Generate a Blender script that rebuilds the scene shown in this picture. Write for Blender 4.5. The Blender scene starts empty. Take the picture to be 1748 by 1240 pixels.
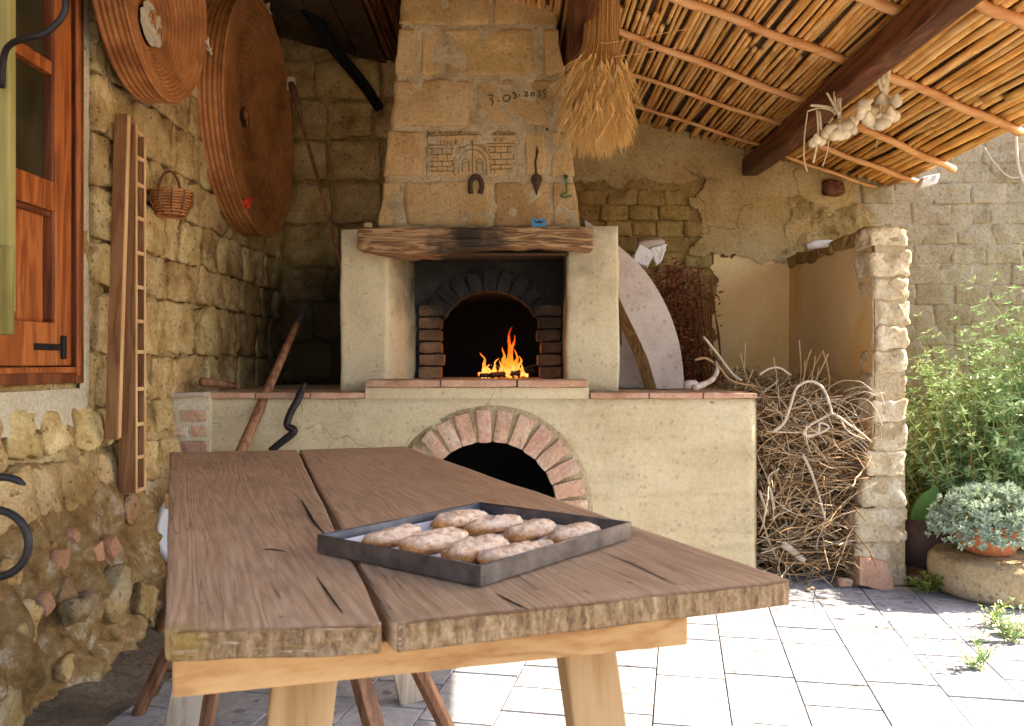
import bpy, bmesh, math, random
from mathutils import Vector, Matrix, Euler, Quaternion
from mathutils import noise as mn

sc = bpy.context.scene
col = sc.collection
R = random.Random(7)
rad = math.radians

# ------------------------------------------------------------------ camera
H = 1.15
F = 1450.0
cam = bpy.data.cameras.new('camera')
cam_o = bpy.data.objects.new('camera', cam)
col.objects.link(cam_o)
cam_o.location = (0, 0, H)
cam_o.rotation_euler = (rad(90), 0, 0)
cam.sensor_width = 36.0
cam.lens = 36.0 * F / 1748.0
cam.clip_start = 0.05
cam.clip_end = 500
cam.dof.use_dof = True
cam.dof.focus_distance = 4.2
cam.dof.aperture_fstop = 8.0
sc.camera = cam_o

# ------------------------------------------------------------------ world, sun, exposure
SUN = Vector((1.21, 0.150, 1.0)).normalized()
w = bpy.data.worlds.new('World')
sc.world = w
w.use_nodes = True
wn = w.node_tree
bg = wn.nodes['Background']
sky = wn.nodes.new('ShaderNodeTexSky')
sky.sky_type = 'NISHITA'
sky.sun_disc = False
sky.sun_elevation = math.asin(SUN.z)
sky.sun_rotation = math.atan2(SUN.x, SUN.y)
sky.air_density = 1.0
sky.dust_density = 1.6
wn.links.new(sky.outputs[0], bg.inputs[0])
bg.inputs[1].default_value = 0.12
sl = bpy.data.lights.new('sun', 'SUN')
sl.energy = 5.0
sl.angle = rad(0.5)
sl.color = (1.0, 0.86, 0.69)
so = bpy.data.objects.new('sun', sl)
col.objects.link(so)
so.rotation_euler = SUN.to_track_quat('Z', 'Y').to_euler()
so.location = (6, 1, 6)
sc.view_settings.view_transform = 'Standard'
sc.view_settings.look = 'None'
sc.view_settings.gamma = 1
sc.view_settings.use_curve_mapping = False
sc.view_settings.exposure = 2.42
sc.render.engine = 'CYCLES'
sc.cycles.max_bounces = 8
sc.cycles.diffuse_bounces = 6
sc.cycles.glossy_bounces = 3
sc.cycles.transparent_max_bounces = 8
sc.cycles.use_denoising = True
sc.cycles.sample_clamp_indirect = 6

# ------------------------------------------------------------------ helpers
def P(px, py, Y):
    "a point at depth Y seen at the given place of the 1748 x 1240 photograph"
    return Vector(((px - 874.0) * Y / F, Y, H + (620.0 - py) * Y / F))

def floor_at(px, py):
    return P(px, py, F * H / (py - 620.0))

def tag(o, label=None, cat=None, group=None, kind=None):
    if label: o['label'] = label
    if cat: o['category'] = cat
    if group: o['group'] = group
    if kind: o['kind'] = kind
    return o

def thing(name, loc, label, cat, group=None, rz=0.0, kind=None):
    o = bpy.data.objects.new(name, None)
    o.empty_display_size = 0.05
    o.location = loc
    o.rotation_euler = (0, 0, rz)
    col.objects.link(o)
    return tag(o, label, cat, group, kind)

def wm(o):
    m = Matrix.LocRotScale(o.location, o.rotation_euler, o.scale)
    m = o.matrix_parent_inverse @ m
    return wm(o.parent) @ m if o.parent else m

def adopt(o, parent):
    "parent a mesh given in world coordinates"
    o.parent = parent
    o.matrix_parent_inverse = wm(parent).inverted()

def obj(name, bm, m, parent=None, smooth=False, local=False, kind=None):
    me = bpy.data.meshes.new(name)
    if isinstance(bm, tuple):
        me.from_pydata(bm[0], [], bm[1])
    else:
        bm.normal_update()
        bm.to_mesh(me)
        bm.free()
    if m: me.materials.append(m)
    if smooth:
        me.polygons.foreach_set('use_smooth', [True] * len(me.polygons))
    o = bpy.data.objects.new(name, me)
    col.objects.link(o)
    if parent is not None:
        if local: o.parent = parent
        else: adopt(o, parent)
    if kind: o['kind'] = kind
    return o

def inst(name, me, parent, loc, rot=(0, 0, 0), scale=(1, 1, 1), local=False):
    o = bpy.data.objects.new(name, me)
    col.objects.link(o)
    o.location = loc
    o.rotation_euler = rot
    o.scale = scale
    if parent is not None:
        if local: o.parent = parent
        else: adopt(o, parent)
    return o

def copy_tree(o, parent=None):
    c = o.copy()
    col.objects.link(c)
    if parent is not None: c.parent = parent
    for ch in list(o.children): copy_tree(ch, c)
    return c

def box(bm, c, s, rot=None, bevel=0.0):
    r = bmesh.ops.create_cube(bm, size=1.0)
    vs = r['verts']
    m = Matrix.LocRotScale(Vector(c), rot.to_quaternion() if rot is not None else Quaternion(), Vector(s))
    bmesh.ops.transform(bm, matrix=m, verts=vs)
    if bevel > 0:
        es = list({e for v in vs for e in v.link_edges})
        bmesh.ops.bevel(bm, geom=es, offset=bevel, segments=2, affect='EDGES', profile=0.6)
    return vs

def frame_of(d):
    d = d.normalized()
    a = Vector((0, 0, 1)) if abs(d.z) < 0.9 else Vector((1, 0, 0))
    u = d.cross(a).normalized()
    return u, u.cross(d).normalized()

def tube(bm, pts, rads, seg=6, caps=True):
    pts = [Vector(p) for p in pts]
    n = len(pts)
    if not hasattr(rads, '__len__'): rads = [rads] * n
    rings = []
    u = None
    for i, p in enumerate(pts):
        d = (pts[min(i + 1, n - 1)] - pts[max(i - 1, 0)])
        if d.length < 1e-9: d = Vector((0, 0, 1))
        d.normalize()
        if u is None:
            u, v = frame_of(d)
        else:
            u = (u - d * u.dot(d))
            if u.length < 1e-6: u, v = frame_of(d)
            u.normalize()
        v = d.cross(u)
        rings.append([bm.verts.new(p + (u * math.cos(2 * math.pi * k / seg) + v * math.sin(2 * math.pi * k / seg)) * rads[i]) for k in range(seg)])
    for a, b in zip(rings, rings[1:]):
        for k in range(seg):
            bm.faces.new((a[k], a[(k + 1) % seg], b[(k + 1) % seg], b[k]))
    if caps and seg > 2:
        bm.faces.new(rings[0][::-1])
        bm.faces.new(rings[-1])
    return rings

def smooth_path(pts, n=8):
    "Catmull-Rom through the points"
    pts = [Vector(p) for p in pts]
    q = [pts[0] * 2 - pts[1]] + pts + [pts[-1] * 2 - pts[-2]]
    out = []
    for i in range(1, len(q) - 2):
        a, b, c, d = q[i - 1], q[i], q[i + 1], q[i + 2]
        for k in range(n):
            t = k / n
            out.append(0.5 * ((2 * b) + (c - a) * t + (2 * a - 5 * b + 4 * c - d) * t * t + (3 * b - a - 3 * c + d) * t ** 3))
    out.append(pts[-1])
    return out

def lathe(bm, prof, seg=32, close=False, wob=None):
    "profile of (r, z) turned about z"
    rings = []
    for (r, z) in prof:
        if r < 1e-6:
            rings.append([bm.verts.new((0, 0, z))])
        else:
            rings.append([bm.verts.new((r * math.cos(2 * math.pi * k / seg), r * math.sin(2 * math.pi * k / seg), z)) for k in range(seg)])
    for a, b in zip(rings, rings[1:]):
        for k in range(seg):
            k2 = (k + 1) % seg
            if len(a) == 1 and len(b) == 1: continue
            if len(a) == 1: bm.faces.new((a[0], b[k2], b[k]))
            elif len(b) == 1: bm.faces.new((a[k], a[k2], b[0]))
            else: bm.faces.new((a[k], a[k2], b[k2], b[k]))
    bmesh.ops.recalc_face_normals(bm, faces=bm.faces)
    return rings

def fbm(p, o=4):
    return mn.fractal(Vector(p), 1.0, 2.0, o)

_unit = {}
def unit_block(cuts):
    if cuts not in _unit:
        bm = bmesh.new()
        bmesh.ops.create_cube(bm, size=1.0)
        bmesh.ops.subdivide_edges(bm, edges=bm.edges[:], cuts=cuts, use_grid_fill=True)
        bm.verts.index_update()
        _unit[cuts] = ([v.co.copy() for v in bm.verts], [[v.index for v in f.verts] for f in bm.faces])
        bm.free()
    return _unit[cuts]

def block(mapf, dims, cuts=3, rnd=0.02, amp=0.006, nscale=9.0, seed=None, chip=0.0):
    """a rough, rounded block: the unit cube rounded by RND metres, roughened by AMP metres and carried by mapf(u, d, v)
    (each -0.5..0.5, d = depth, v = up) to its place"""
    vs, fs = unit_block(cuts)
    seed = R.uniform(0, 999) if seed is None else seed
    off = Vector((seed, seed * 1.7, seed * 0.3))
    h = Vector(dims) * 0.5
    rnd = min(rnd, h.x * 0.9, h.y * 0.9, h.z * 0.9)
    out = []
    for p in vs:
        q = Vector((p.x * dims[0], p.y * dims[1], p.z * dims[2]))
        c = Vector((max(-h.x + rnd, min(h.x - rnd, q.x)), max(-h.y + rnd, min(h.y - rnd, q.y)), max(-h.z + rnd, min(h.z - rnd, q.z))))
        d = q - c
        if d.length > 1e-9:
            q = c + d.normalized() * rnd
        n = Vector((q.x / dims[0], q.y / dims[1], q.z / dims[2]))
        if n.length > 0: n.normalize()
        a = fbm(q * nscale + off, 3) * amp
        if chip:
            k = mn.noise(q * (nscale * 0.35) + off * 2)
            a -= max(0.0, k - 0.15) * chip
        q = q + n * a
        out.append(mapf(q.x / dims[0], q.y / dims[1], q.z / dims[2]))
    return (out, fs)

def block_xz(quad, y0, depth, **k):
    "block in the plane Y = y0 that fills the quad of (x, z): bottom left, bottom right, top right, top left; depth goes away from the camera"
    (a, b, c, d) = [Vector(q) for q in quad]
    wd = ((b - a).length + (c - d).length) / 2
    hg = ((d - a).length + (c - b).length) / 2
    def f(u, t, v):
        u += .5; v += .5
        lo = a.lerp(b, u); hi = d.lerp(c, u)
        q = lo.lerp(hi, v)
        return Vector((q.x, y0 + (t + .5) * depth, q.y))
    return block(f, (wd, depth, hg), **k)

def sheet(fn, u0, u1, v0, v1, du, keep=None):
    "grid surface: fn(u, v) gives the point; keep(u, v) of the cell's centre"
    nu = max(1, int(round((u1 - u0) / du))); nv = max(1, int(round((v1 - v0) / du)))
    vs = []
    for j in range(nv + 1):
        for i in range(nu + 1):
            vs.append(fn(u0 + (u1 - u0) * i / nu, v0 + (v1 - v0) * j / nv))
    fs = []
    for j in range(nv):
        for i in range(nu):
            if keep and not keep(u0 + (u1 - u0) * (i + .5) / nu, v0 + (v1 - v0) * (j + .5) / nv): continue
            a = j * (nu + 1) + i
            fs.append((a, a + 1, a + nu + 2, a + nu + 1))
    return (vs, fs)

def merge(*ms):
    vs, fs = [], []
    for (v, f) in ms:
        o = len(vs)
        vs += v
        fs += [[i + o for i in q] for q in f]
    return (vs, fs)

def quad_leaf(vs, fs, p, d, n_, L, W_, fold=.25):
    d = d.normalized()
    s = d.cross(n_)
    if s.length < 1e-5: s = d.cross(Vector((.3, .5, .8)))
    s.normalize()
    up = s.cross(d)
    i = len(vs)
    vs += [p, p + d * L * .45 + s * W_ * .5 + up * W_ * fold, p + d * L, p + d * L * .45 - s * W_ * .5 + up * W_ * fold]
    fs += [(i, i + 1, i + 2), (i, i + 2, i + 3)]
def rdir(z0=-1.0, z1=1.0):
    a = R.uniform(0, 6.283); z = R.uniform(z0, z1)
    r = math.sqrt(max(0, 1 - z * z))
    return Vector((r * math.cos(a), r * math.sin(a), z))

# ------------------------------------------------------------------ materials
class NT:
    def __init__(self, name):
        self.m = bpy.data.materials.new(name)
        self.m.use_nodes = True
        self.t = self.m.node_tree
        self.b = self.t.nodes['Principled BSDF']
        self.b.inputs['Specular IOR Level'].default_value = 0.25
        self.tc = self.t.nodes.new('ShaderNodeTexCoord')
        self.oi = self.t.nodes.new('ShaderNodeObjectInfo')
    def n(self, typ, **k):
        x = self.t.nodes.new(typ)
        for a, v in k.items(): setattr(x, a, v)
        return x
    def l(self, a, b): self.t.links.new(a, b)
    def math(self, op, a, b=None, c=None, clamp=False):
        x = self.n('ShaderNodeMath', operation=op)
        x.use_clamp = clamp
        for i, v in enumerate((a, b, c)):
            if v is None: continue
            if hasattr(v, 'default_value') or hasattr(v, 'links'): self.l(v, x.inputs[i])
            else: x.inputs[i].default_value = v
        return x.outputs[0]
    def coord(self, scale=(1, 1, 1), rot=(0, 0, 0), rnd=True, src='Object'):
        mp = self.n('ShaderNodeMapping')
        mp.inputs['Scale'].default_value = scale
        mp.inputs['Rotation'].default_value = rot
        self.l(self.tc.outputs[src], mp.inputs[0])
        if not rnd: return mp.outputs[0]
        ad = self.n('ShaderNodeVectorMath', operation='ADD')
        sc_ = self.n('ShaderNodeMath', operation='MULTIPLY')
        self.l(self.oi.outputs['Random'], sc_.inputs[0]); sc_.inputs[1].default_value = 37.0
        self.l(mp.outputs[0], ad.inputs[0]); self.l(sc_.outputs[0], ad.inputs[1])
        return ad.outputs[0]
    def noise(self, co, scale, detail=5, rough=0.6, dist=0.0):
        x = self.n('ShaderNodeTexNoise')
        x.inputs['Scale'].default_value = scale
        x.inputs['Detail'].default_value = detail
        x.inputs['Roughness'].default_value = rough
        x.inputs['Distortion'].default_value = dist
        self.l(co, x.inputs['Vector'])
        return x.outputs['Fac']
    def ramp(self, fac, stops):
        x = self.n('ShaderNodeValToRGB')
        e = x.color_ramp.elements
        while len(e) < len(stops): e.new(0.5)
        for i, (p, c) in enumerate(stops):
            e[i].position = p
            e[i].color = (*c, 1) if len(c) == 3 else c
        self.l(fac, x.inputs[0])
        return x.outputs[0]
    def mix(self, fac, a, b, mode='MIX'):
        x = self.n('ShaderNodeMix', data_type='RGBA', blend_type=mode)
        for v, s in ((fac, x.inputs[0]), (a, x.inputs[6]), (b, x.inputs[7])):
            if hasattr(v, 'links'): self.l(v, s)
            elif hasattr(v, '__len__'): s.default_value = (*v, 1) if len(v) == 3 else v
            else: s.default_value = v
        return x.outputs[2]
    def vary(self, c, val=0.15, hue=0.0, sat=0.0):
        x = self.n('ShaderNodeHueSaturation')
        mr = self.n('ShaderNodeMapRange')
        self.l(self.oi.outputs['Random'], mr.inputs[0])
        mr.inputs[3].default_value = 1 - val; mr.inputs[4].default_value = 1 + val
        self.l(mr.outputs[0], x.inputs['Value'])
        if hue:
            f = self.math('FRACT', self.math('MULTIPLY', self.oi.outputs['Random'], 13.7))
            h = self.math('MULTIPLY_ADD', f, 2 * hue, 0.5 - hue)
            self.l(h, x.inputs['Hue'])
        if sat:
            f = self.math('FRACT', self.math('MULTIPLY', self.oi.outputs['Random'], 7.3))
            self.l(self.math('MULTIPLY_ADD', f, 2 * sat, 1 - sat), x.inputs['Saturation'])
        self.l(c, x.inputs['Color'])
        return x.outputs[0]
    def bump(self, h, dist=0.004, strength=1.0, prev=None):
        x = self.n('ShaderNodeBump')
        x.inputs['Distance'].default_value = dist
        x.inputs['Strength'].default_value = strength
        self.l(h, x.inputs['Height'])
        if prev is not None: self.l(prev, x.inputs['Normal'])
        self.l(x.outputs[0], self.b.inputs['Normal'])
        return x.outputs[0]
    def done(self, c, rough=0.85):
        if hasattr(c, 'links'): self.l(c, self.b.inputs['Base Color'])
        else: self.b.inputs['Base Color'].default_value = (*c, 1)
        if hasattr(rough, 'links'): self.l(rough, self.b.inputs['Roughness'])
        else: self.b.inputs['Roughness'].default_value = rough
        return self.m

def earth(name, c1, c2, c3, s=3.0, bump=0.008, fine=60.0, var=0.12, pits=0.0, rough=0.92, stain=None, hue=0.0, grain=0.75):
    "mottled stone, mud or plaster: three tones, fine grain, pits"
    t = NT(name)
    co = t.coord()
    big = t.noise(co, s, 6, 0.62, 0.3)
    c = t.ramp(big, [(0.3, c1), (0.5, c2), (0.72, c3)])
    sm = t.noise(co, fine, 4, 0.7)
    g = t.ramp(sm, [(0.3, (0.62, 0.6, 0.56)), (0.6, (1.08, 1.08, 1.08))])
    c = t.mix(grain, c, g, 'MULTIPLY')
    mid = t.noise(co, s * 5, 5, 0.65)
    h = t.math('ADD', t.math('MULTIPLY', mid, 1.0), t.math('MULTIPLY', sm, 0.35))
    if pits:
        v = t.n('ShaderNodeTexVoronoi')
        v.inputs['Scale'].default_value = fine * 0.4
        t.l(co, v.inputs['Vector'])
        k = t.math('MULTIPLY', t.math('LESS_THAN', v.outputs['Distance'], 0.24), t.math('GREATER_THAN', mid, 0.5))
        c = t.mix(t.math('MULTIPLY', k, pits), c, (c1[0] * .35, c1[1] * .3, c1[2] * .25))
        h = t.math('SUBTRACT', h, t.math('MULTIPLY', k, 0.4))
    if stain:
        c = stain(t, c)
    c = t.vary(c, var, hue)
    t.bump(h, bump, 1.0)
    return t.done(c, rough)

def timber(name, c1, c2, c3, along=(1, 0, 0), s=1.0, bump=0.003, rough=0.75, var=0.1, ring=14.0, rot=(0, 0, 0), contrast=1.0, spec=0.25, stain=None):
    "wood with long grain: along is the axis the grain follows"
    t = NT(name)
    st = [1.0 if a else 9.0 for a in along]
    co = t.coord(scale=tuple(st), rot=rot)
    n1 = t.noise(co, 1.1 * s, 4, 0.55, 0.6)
    wv = t.math('SINE', t.math('MULTIPLY', n1, ring * 6.28))
    wv = t.math('MULTIPLY_ADD', wv, 0.5, 0.5)
    st2 = [2.0 if a else 70.0 for a in along]
    fib = t.noise(t.coord(scale=tuple(st2), rot=rot), 1.6 * s, 4, 0.65)
    f = t.math('ADD', t.math('MULTIPLY', wv, 0.45 * contrast), t.math('MULTIPLY', fib, 0.75))
    c = t.ramp(f, [(0.2, c1), (0.5, c2), (0.85, c3)])
    big = t.noise(t.coord(), 2.2, 3, 0.5)
    c = t.mix(0.5, c, t.ramp(big, [(0.3, (0.7, 0.68, 0.66)), (0.7, (1.1, 1.1, 1.1))]), 'MULTIPLY')
    if stain: c = stain(t, c)
    c = t.vary(c, var)
    t.bump(f, bump, 0.8)
    t.b.inputs['Specular IOR Level'].default_value = spec
    return t.done(c, rough)

def plain(name, c, rough=0.6, metal=0.0, var=0.08, bump=0.0, scale=40.0, mott=0.35):
    t = NT(name)
    co = t.coord()
    n = t.noise(co, scale, 5, 0.65)
    d = tuple(x * (1 - mott) for x in c)
    u = tuple(min(1, x * (1 + mott * .5)) for x in c)
    cc = t.vary(t.ramp(n, [(0.3, d), (0.7, u)]), var)
    if bump: t.bump(n, bump)
    t.b.inputs['Metallic'].default_value = metal
    return t.done(cc, rough)

def leafmat(name, c1, c2, trans=0.35, scale=6.0):
    t = NT(name)
    g = t.n('ShaderNodeNewGeometry')
    c = t.ramp(g.outputs['Random Per Island'], [(0.0, c1), (1.0, c2)])
    dif = t.b
    t.done(c, 0.42)
    tr = t.n('ShaderNodeBsdfTranslucent')
    t.l(c, tr.inputs['Color'])
    mx = t.n('ShaderNodeMixShader')
    mx.inputs[0].default_value = trans
    out = t.t.nodes['Material Output']
    t.l(dif.outputs[0], mx.inputs[1]); t.l(tr.outputs[0], mx.inputs[2]); t.l(mx.outputs[0], out.inputs[0])
    return t.m

def island(name, cols, rough=0.7, bump=0.0, fine=80.0):
    "stalks, twigs: each loose piece its own tone"
    t = NT(name)
    g = t.n('ShaderNodeNewGeometry')
    n = len(cols)
    c = t.ramp(g.outputs['Random Per Island'], [(i / max(1, n - 1), k) for i, k in enumerate(cols)])
    s = t.noise(t.coord(), fine, 3, 0.6)
    c = t.mix(0.6, c, t.ramp(s, [(0.3, (0.6, 0.6, 0.6)), (0.7, (1.1, 1.1, 1.1))]), 'MULTIPLY')
    if bump: t.bump(s, bump)
    return t.done(c, rough)

def darken_round(px_, py_, pz_, r, power=0.9, tone=(0.02, 0.016, 0.012)):
    "dark tone round a point: soot at the oven mouth, plain darkening elsewhere"
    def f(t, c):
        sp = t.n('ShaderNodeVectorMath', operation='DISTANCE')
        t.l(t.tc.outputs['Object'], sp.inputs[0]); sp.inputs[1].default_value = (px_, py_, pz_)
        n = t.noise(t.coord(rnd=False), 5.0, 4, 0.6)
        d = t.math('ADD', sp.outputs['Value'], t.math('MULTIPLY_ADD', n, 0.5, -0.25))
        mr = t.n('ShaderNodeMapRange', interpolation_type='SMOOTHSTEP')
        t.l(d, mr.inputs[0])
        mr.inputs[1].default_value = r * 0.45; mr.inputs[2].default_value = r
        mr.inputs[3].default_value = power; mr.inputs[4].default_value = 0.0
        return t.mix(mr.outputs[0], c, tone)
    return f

def trowel(t, c):
    "faint trowel streaks, hairline cracks and grime"
    co = t.coord(rnd=False)
    s = t.noise(t.coord(scale=(.8, 1, 5), rot=(0, .35, 0), rnd=False), 2.6, 4, .6, .4)
    c = t.mix(.55, c, t.ramp(s, [(.32, (.80, .76, .70)), (.5, (1, 1, 1)), (.7, (1.06, 1.05, 1.02))]), 'MULTIPLY')
    v = t.n('ShaderNodeTexVoronoi', feature='DISTANCE_TO_EDGE'); v.inputs['Scale'].default_value = 1.7
    n = t.n('ShaderNodeTexNoise'); n.inputs['Scale'].default_value = 4; t.l(co, n.inputs['Vector'])
    ad = t.n('ShaderNodeVectorMath', operation='MULTIPLY_ADD')
    t.l(n.outputs['Color'], ad.inputs[0]); ad.inputs[1].default_value = (.3, .3, .3); t.l(co, ad.inputs[2])
    t.l(ad.outputs[0], v.inputs['Vector'])
    k = t.math('MULTIPLY', t.math('LESS_THAN', v.outputs['Distance'], .0035), t.math('GREATER_THAN', t.noise(co, 1.8, 2), .54))
    c = t.mix(t.math('MULTIPLY', k, .55), c, (.12, .085, .045))
    g = t.math('GREATER_THAN', t.noise(co, 22, 5, .75), .665)
    return t.mix(t.math('MULTIPLY', g, .30), c, (.22, .165, .09))

M = {}
CORNER_DARK = darken_round(-.98, 6.1, 1.15, 1.25, .93, (.030, .018, .008))  # darkens mortar and stones round the corner left of the oven
def damp(t, c):
    "earth, rust and salts drawn up the foot of the wall, then the darker tone of the corner"
    sx = t.n('ShaderNodeSeparateXYZ'); t.l(t.tc.outputs['Object'], sx.inputs[0])
    co = t.coord(rnd=False)
    n = t.noise(co, 3.2, 5, .65, .5)
    k = t.n('ShaderNodeMapRange', interpolation_type='SMOOTHSTEP')
    t.l(t.math('ADD', sx.outputs['Z'], t.math('MULTIPLY_ADD', n, .7, -.35)), k.inputs[0])
    k.inputs[1].default_value = .35; k.inputs[2].default_value = .95; k.inputs[3].default_value = .85; k.inputs[4].default_value = 0
    e = t.ramp(t.noise(co, 9.5, 6, .72, .1), [(.34, (.06, .032, .012)), (.46, (.19, .105, .036)), (.56, (.27, .18, .085)), (.66, (.46, .41, .33))])
    return CORNER_DARK(t, t.mix(k.outputs[0], c, e))
M['rubble'] = earth('rubble stone', (.27, .155, .052), (.52, .36, .155), (.70, .54, .29), 5.0, .018, 75, .08, .6, hue=.006, stain=CORNER_DARK)
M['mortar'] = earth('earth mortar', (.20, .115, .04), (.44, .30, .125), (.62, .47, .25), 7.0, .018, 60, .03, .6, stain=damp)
M['rubble_base'] = earth('damp rubble', (.24, .12, .04), (.36, .245, .12), (.43, .37, .28), 5.5, .018, 50, .14, .5, hue=.015)
M['shard'] = earth('terracotta shard', (.40, .20, .12), (.48, .26, .16), (.50, .33, .24), 8, .005, 90, .15)
M['lime'] = earth('lime render', (.44, .37, .26), (.54, .47, .34), (.62, .56, .44), 2.5, .004, 60, .04)
M['plaster'] = earth('yellow lime plaster', (.45, .36, .21), (.535, .44, .275), (.58, .495, .33), 1.7, .009, 60, .03, .22, grain=.35, stain=trowel)
M['plaster_soot'] = earth('sooted plaster', (.45, .36, .21), (.535, .44, .275), (.58, .495, .33), 1.7, .009, 60, .02, .22, grain=.35,
                          stain=darken_round(-.10, 4.95, 1.74, .86, .97))
M['soot'] = earth('sooted brick face', (.010, .009, .008), (.022, .019, .017), (.045, .036, .028), 4, .012, 50, .1, .3)
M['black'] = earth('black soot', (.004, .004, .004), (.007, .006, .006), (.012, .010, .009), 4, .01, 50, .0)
M['chim'] = earth('tufa block', (.32, .19, .075), (.45, .29, .13), (.51, .36, .19), 3.0, .009, 75, .08, .3, hue=.005)
M['chim_mortar'] = earth('pale mortar', (.30, .22, .12), (.42, .32, .19), (.50, .40, .26), 6, .010, 60, .04, .3)
M['brick'] = earth('limewashed brick', (.42, .23, .15), (.50, .31, .215), (.58, .48, .38), 6, .006, 70, .15, .25, hue=.006)
M['brick_warm'] = earth('smoked brick', (.17, .082, .04), (.27, .135, .068), (.36, .21, .12), 6, .006, 70, .16, .25,
                        stain=darken_round(-.10, 4.9, 1.75, .86, .97))
M['cotto'] = earth('terracotta slab', (.37, .19, .11), (.47, .275, .18), (.52, .38, .275), 6, .004, 80, .1)
M['adobe'] = earth('adobe brick', (.20, .12, .034), (.325, .21, .072), (.41, .295, .125), 5, .012, 60, .13, .4, hue=.008)
M['adobe_grey'] = earth('weathered adobe', (.25, .185, .10), (.33, .26, .165), (.38, .315, .225), 3, .012, 55, .05, .3, hue=.004)

def cracks(t, c):
    v = t.n('ShaderNodeTexVoronoi', feature='DISTANCE_TO_EDGE')
    v.inputs['Scale'].default_value = 2.3
    co = t.coord(rnd=False)
    n = t.n('ShaderNodeTexNoise'); n.inputs['Scale'].default_value = 5; n.inputs['Detail'].default_value = 4
    t.l(co, n.inputs['Vector'])
    ad = t.n('ShaderNodeVectorMath', operation='MULTIPLY_ADD')
    t.l(n.outputs['Color'], ad.inputs[0]); ad.inputs[1].default_value = (.24, .24, .24); t.l(co, ad.inputs[2])
    t.l(ad.outputs[0], v.inputs['Vector'])
    k = t.math('MULTIPLY', t.math('LESS_THAN', v.outputs['Distance'], t.math('MULTIPLY_ADD', t.noise(co, 3.0), 0.024, -0.004)), t.math('GREATER_THAN', t.noise(co, 1.7, 3), .47))
    return t.mix(t.math('MULTIPLY', k, .6), c, (.07, .045, .02))
M['mud'] = earth('cracked mud plaster', (.28, .175, .068), (.39, .275, .125), (.45, .345, .185), 2.5, .009, 60, .03, .25, stain=cracks)
M['mud_yellow'] = earth('eroded mud', (.20, .13, .045), (.33, .235, .10), (.42, .32, .17), 6, .014, 60, .03, .4)
M['dirt'] = earth('trodden dirt', (.075, .055, .038), (.13, .10, .07), (.19, .155, .12), 6, .014, 50, .0, .3)
M['bay'] = earth('ochre bay plaster', (.72, .46, .18), (.80, .60, .31), (.82, .65, .39), 1.4, .004, 70, .03, grain=.3)
M['pillar'] = earth('pale rough stone', (.44, .32, .17), (.60, .49, .32), (.70, .61, .47), 8, .018, 55, .08, .45, hue=.004)
M['floor'] = earth('worn paving', (.235, .235, .25), (.34, .34, .36), (.42, .42, .44), 3.2, .005, 30, .13, .55, rough=.75)
M['grout'] = earth('dark joint', (.045, .04, .035), (.09, .08, .07), (.16, .145, .13), 9, .004, 60, .0)
M['ground'] = earth('dry ground', (.22, .17, .11), (.33, .27, .19), (.40, .34, .26), 1.2, .02, 30, .0)
M['millstone'] = earth('old millstone', (.30, .22, .11), (.42, .32, .18), (.56, .48, .36), 3.5, .016, 50, .0, .5)
M['pot'] = plain('terracotta pot', (.55, .20, .09), .7, 0, 0, .002, 30, .25)
M['cane'] = timber('split cane', (.42, .175, .042), (.70, .365, .10), (.74, .46, .185), (0, 1, 0), 1.0, .001, .5, .24, 4)
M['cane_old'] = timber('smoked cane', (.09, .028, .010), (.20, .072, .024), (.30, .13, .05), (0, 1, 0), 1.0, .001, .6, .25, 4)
M['batten'] = timber('cane batten', (.42, .175, .055), (.60, .30, .115), (.66, .37, .17), (1, 0, 0), 1.0, .001, .5, .1, 3)
M['roofmud'] = earth('roof underlay', (.055, .032, .016), (.10, .062, .03), (.17, .12, .07), 4, .01, 40, 0)
M['rooftile'] = earth('clay roof tile', (.30, .16, .09), (.42, .24, .14), (.46, .34, .24), 6, .004, 60, .2)
M['rafter'] = timber('dark rafter', (.035, .010, .005), (.085, .026, .012), (.155, .055, .026), (0, 1, 0), 1.0, .006, .5, .1, 5)
M['lintel'] = timber('weathered lintel', (.06, .026, .012), (.24, .125, .055), (.40, .24, .12), (1, 0, 0), 1.3, .014, .7, .05, 8, contrast=1.3, stain=darken_round(-.18, 4.36, 1.66, .30, .92))
M['window'] = timber('varnished window wood', (.15, .034, .009), (.34, .09, .022), (.48, .155, .042), (0, 0, 1), 1.0, .001, .35, .06, 4, spec=.5)
M['window_dark'] = timber('varnished moulding', (.06, .017, .007), (.15, .042, .014), (.22, .07, .025), (0, 0, 1), 1.0, .001, .4, .06, 4, spec=.4)
M['pine'] = timber('new pine', (.26, .12, .04), (.385, .205, .075), (.44, .26, .11), (1, 0, 0), .8, .001, .6, .08, 6)
M['pine_v'] = timber('pine leg', (.23, .115, .043), (.335, .195, .083), (.385, .24, .115), (0, 0, 1), .8, .001, .6, .08, 6)
M['greyleg'] = timber('grey leg', (.30, .22, .15), (.44, .35, .26), (.52, .43, .34), (0, 0, 1), .8, .001, .7, .08, 6)
M['rack'] = timber('rack wood', (.14, .06, .022), (.24, .112, .043), (.31, .16, .068), (0, 0, 1), .8, .001, .65, .08, 6)
M['rack_edge'] = timber('rack edge', (.46, .25, .10), (.60, .36, .17), (.66, .43, .23), (0, 0, 1), .8, .001, .65, .04, 6)
M['stick'] = timber('tool handle', (.09, .036, .016), (.21, .09, .042), (.31, .155, .085), (0, 0, 1), 1.2, .002, .6, .1, 5)
M['darkwood'] = timber('dark leg wood', (.07, .028, .013), (.16, .07, .034), (.24, .12, .065), (0, 0, 1), 1.0, .002, .6, .1, 5)
M['iron'] = plain('wrought iron', (.035, .03, .03), .5, .6, .1, .001, 60)
M['rust'] = plain('rusty iron', (.075, .04, .025), .75, .3, .1, .002, 60)
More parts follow.
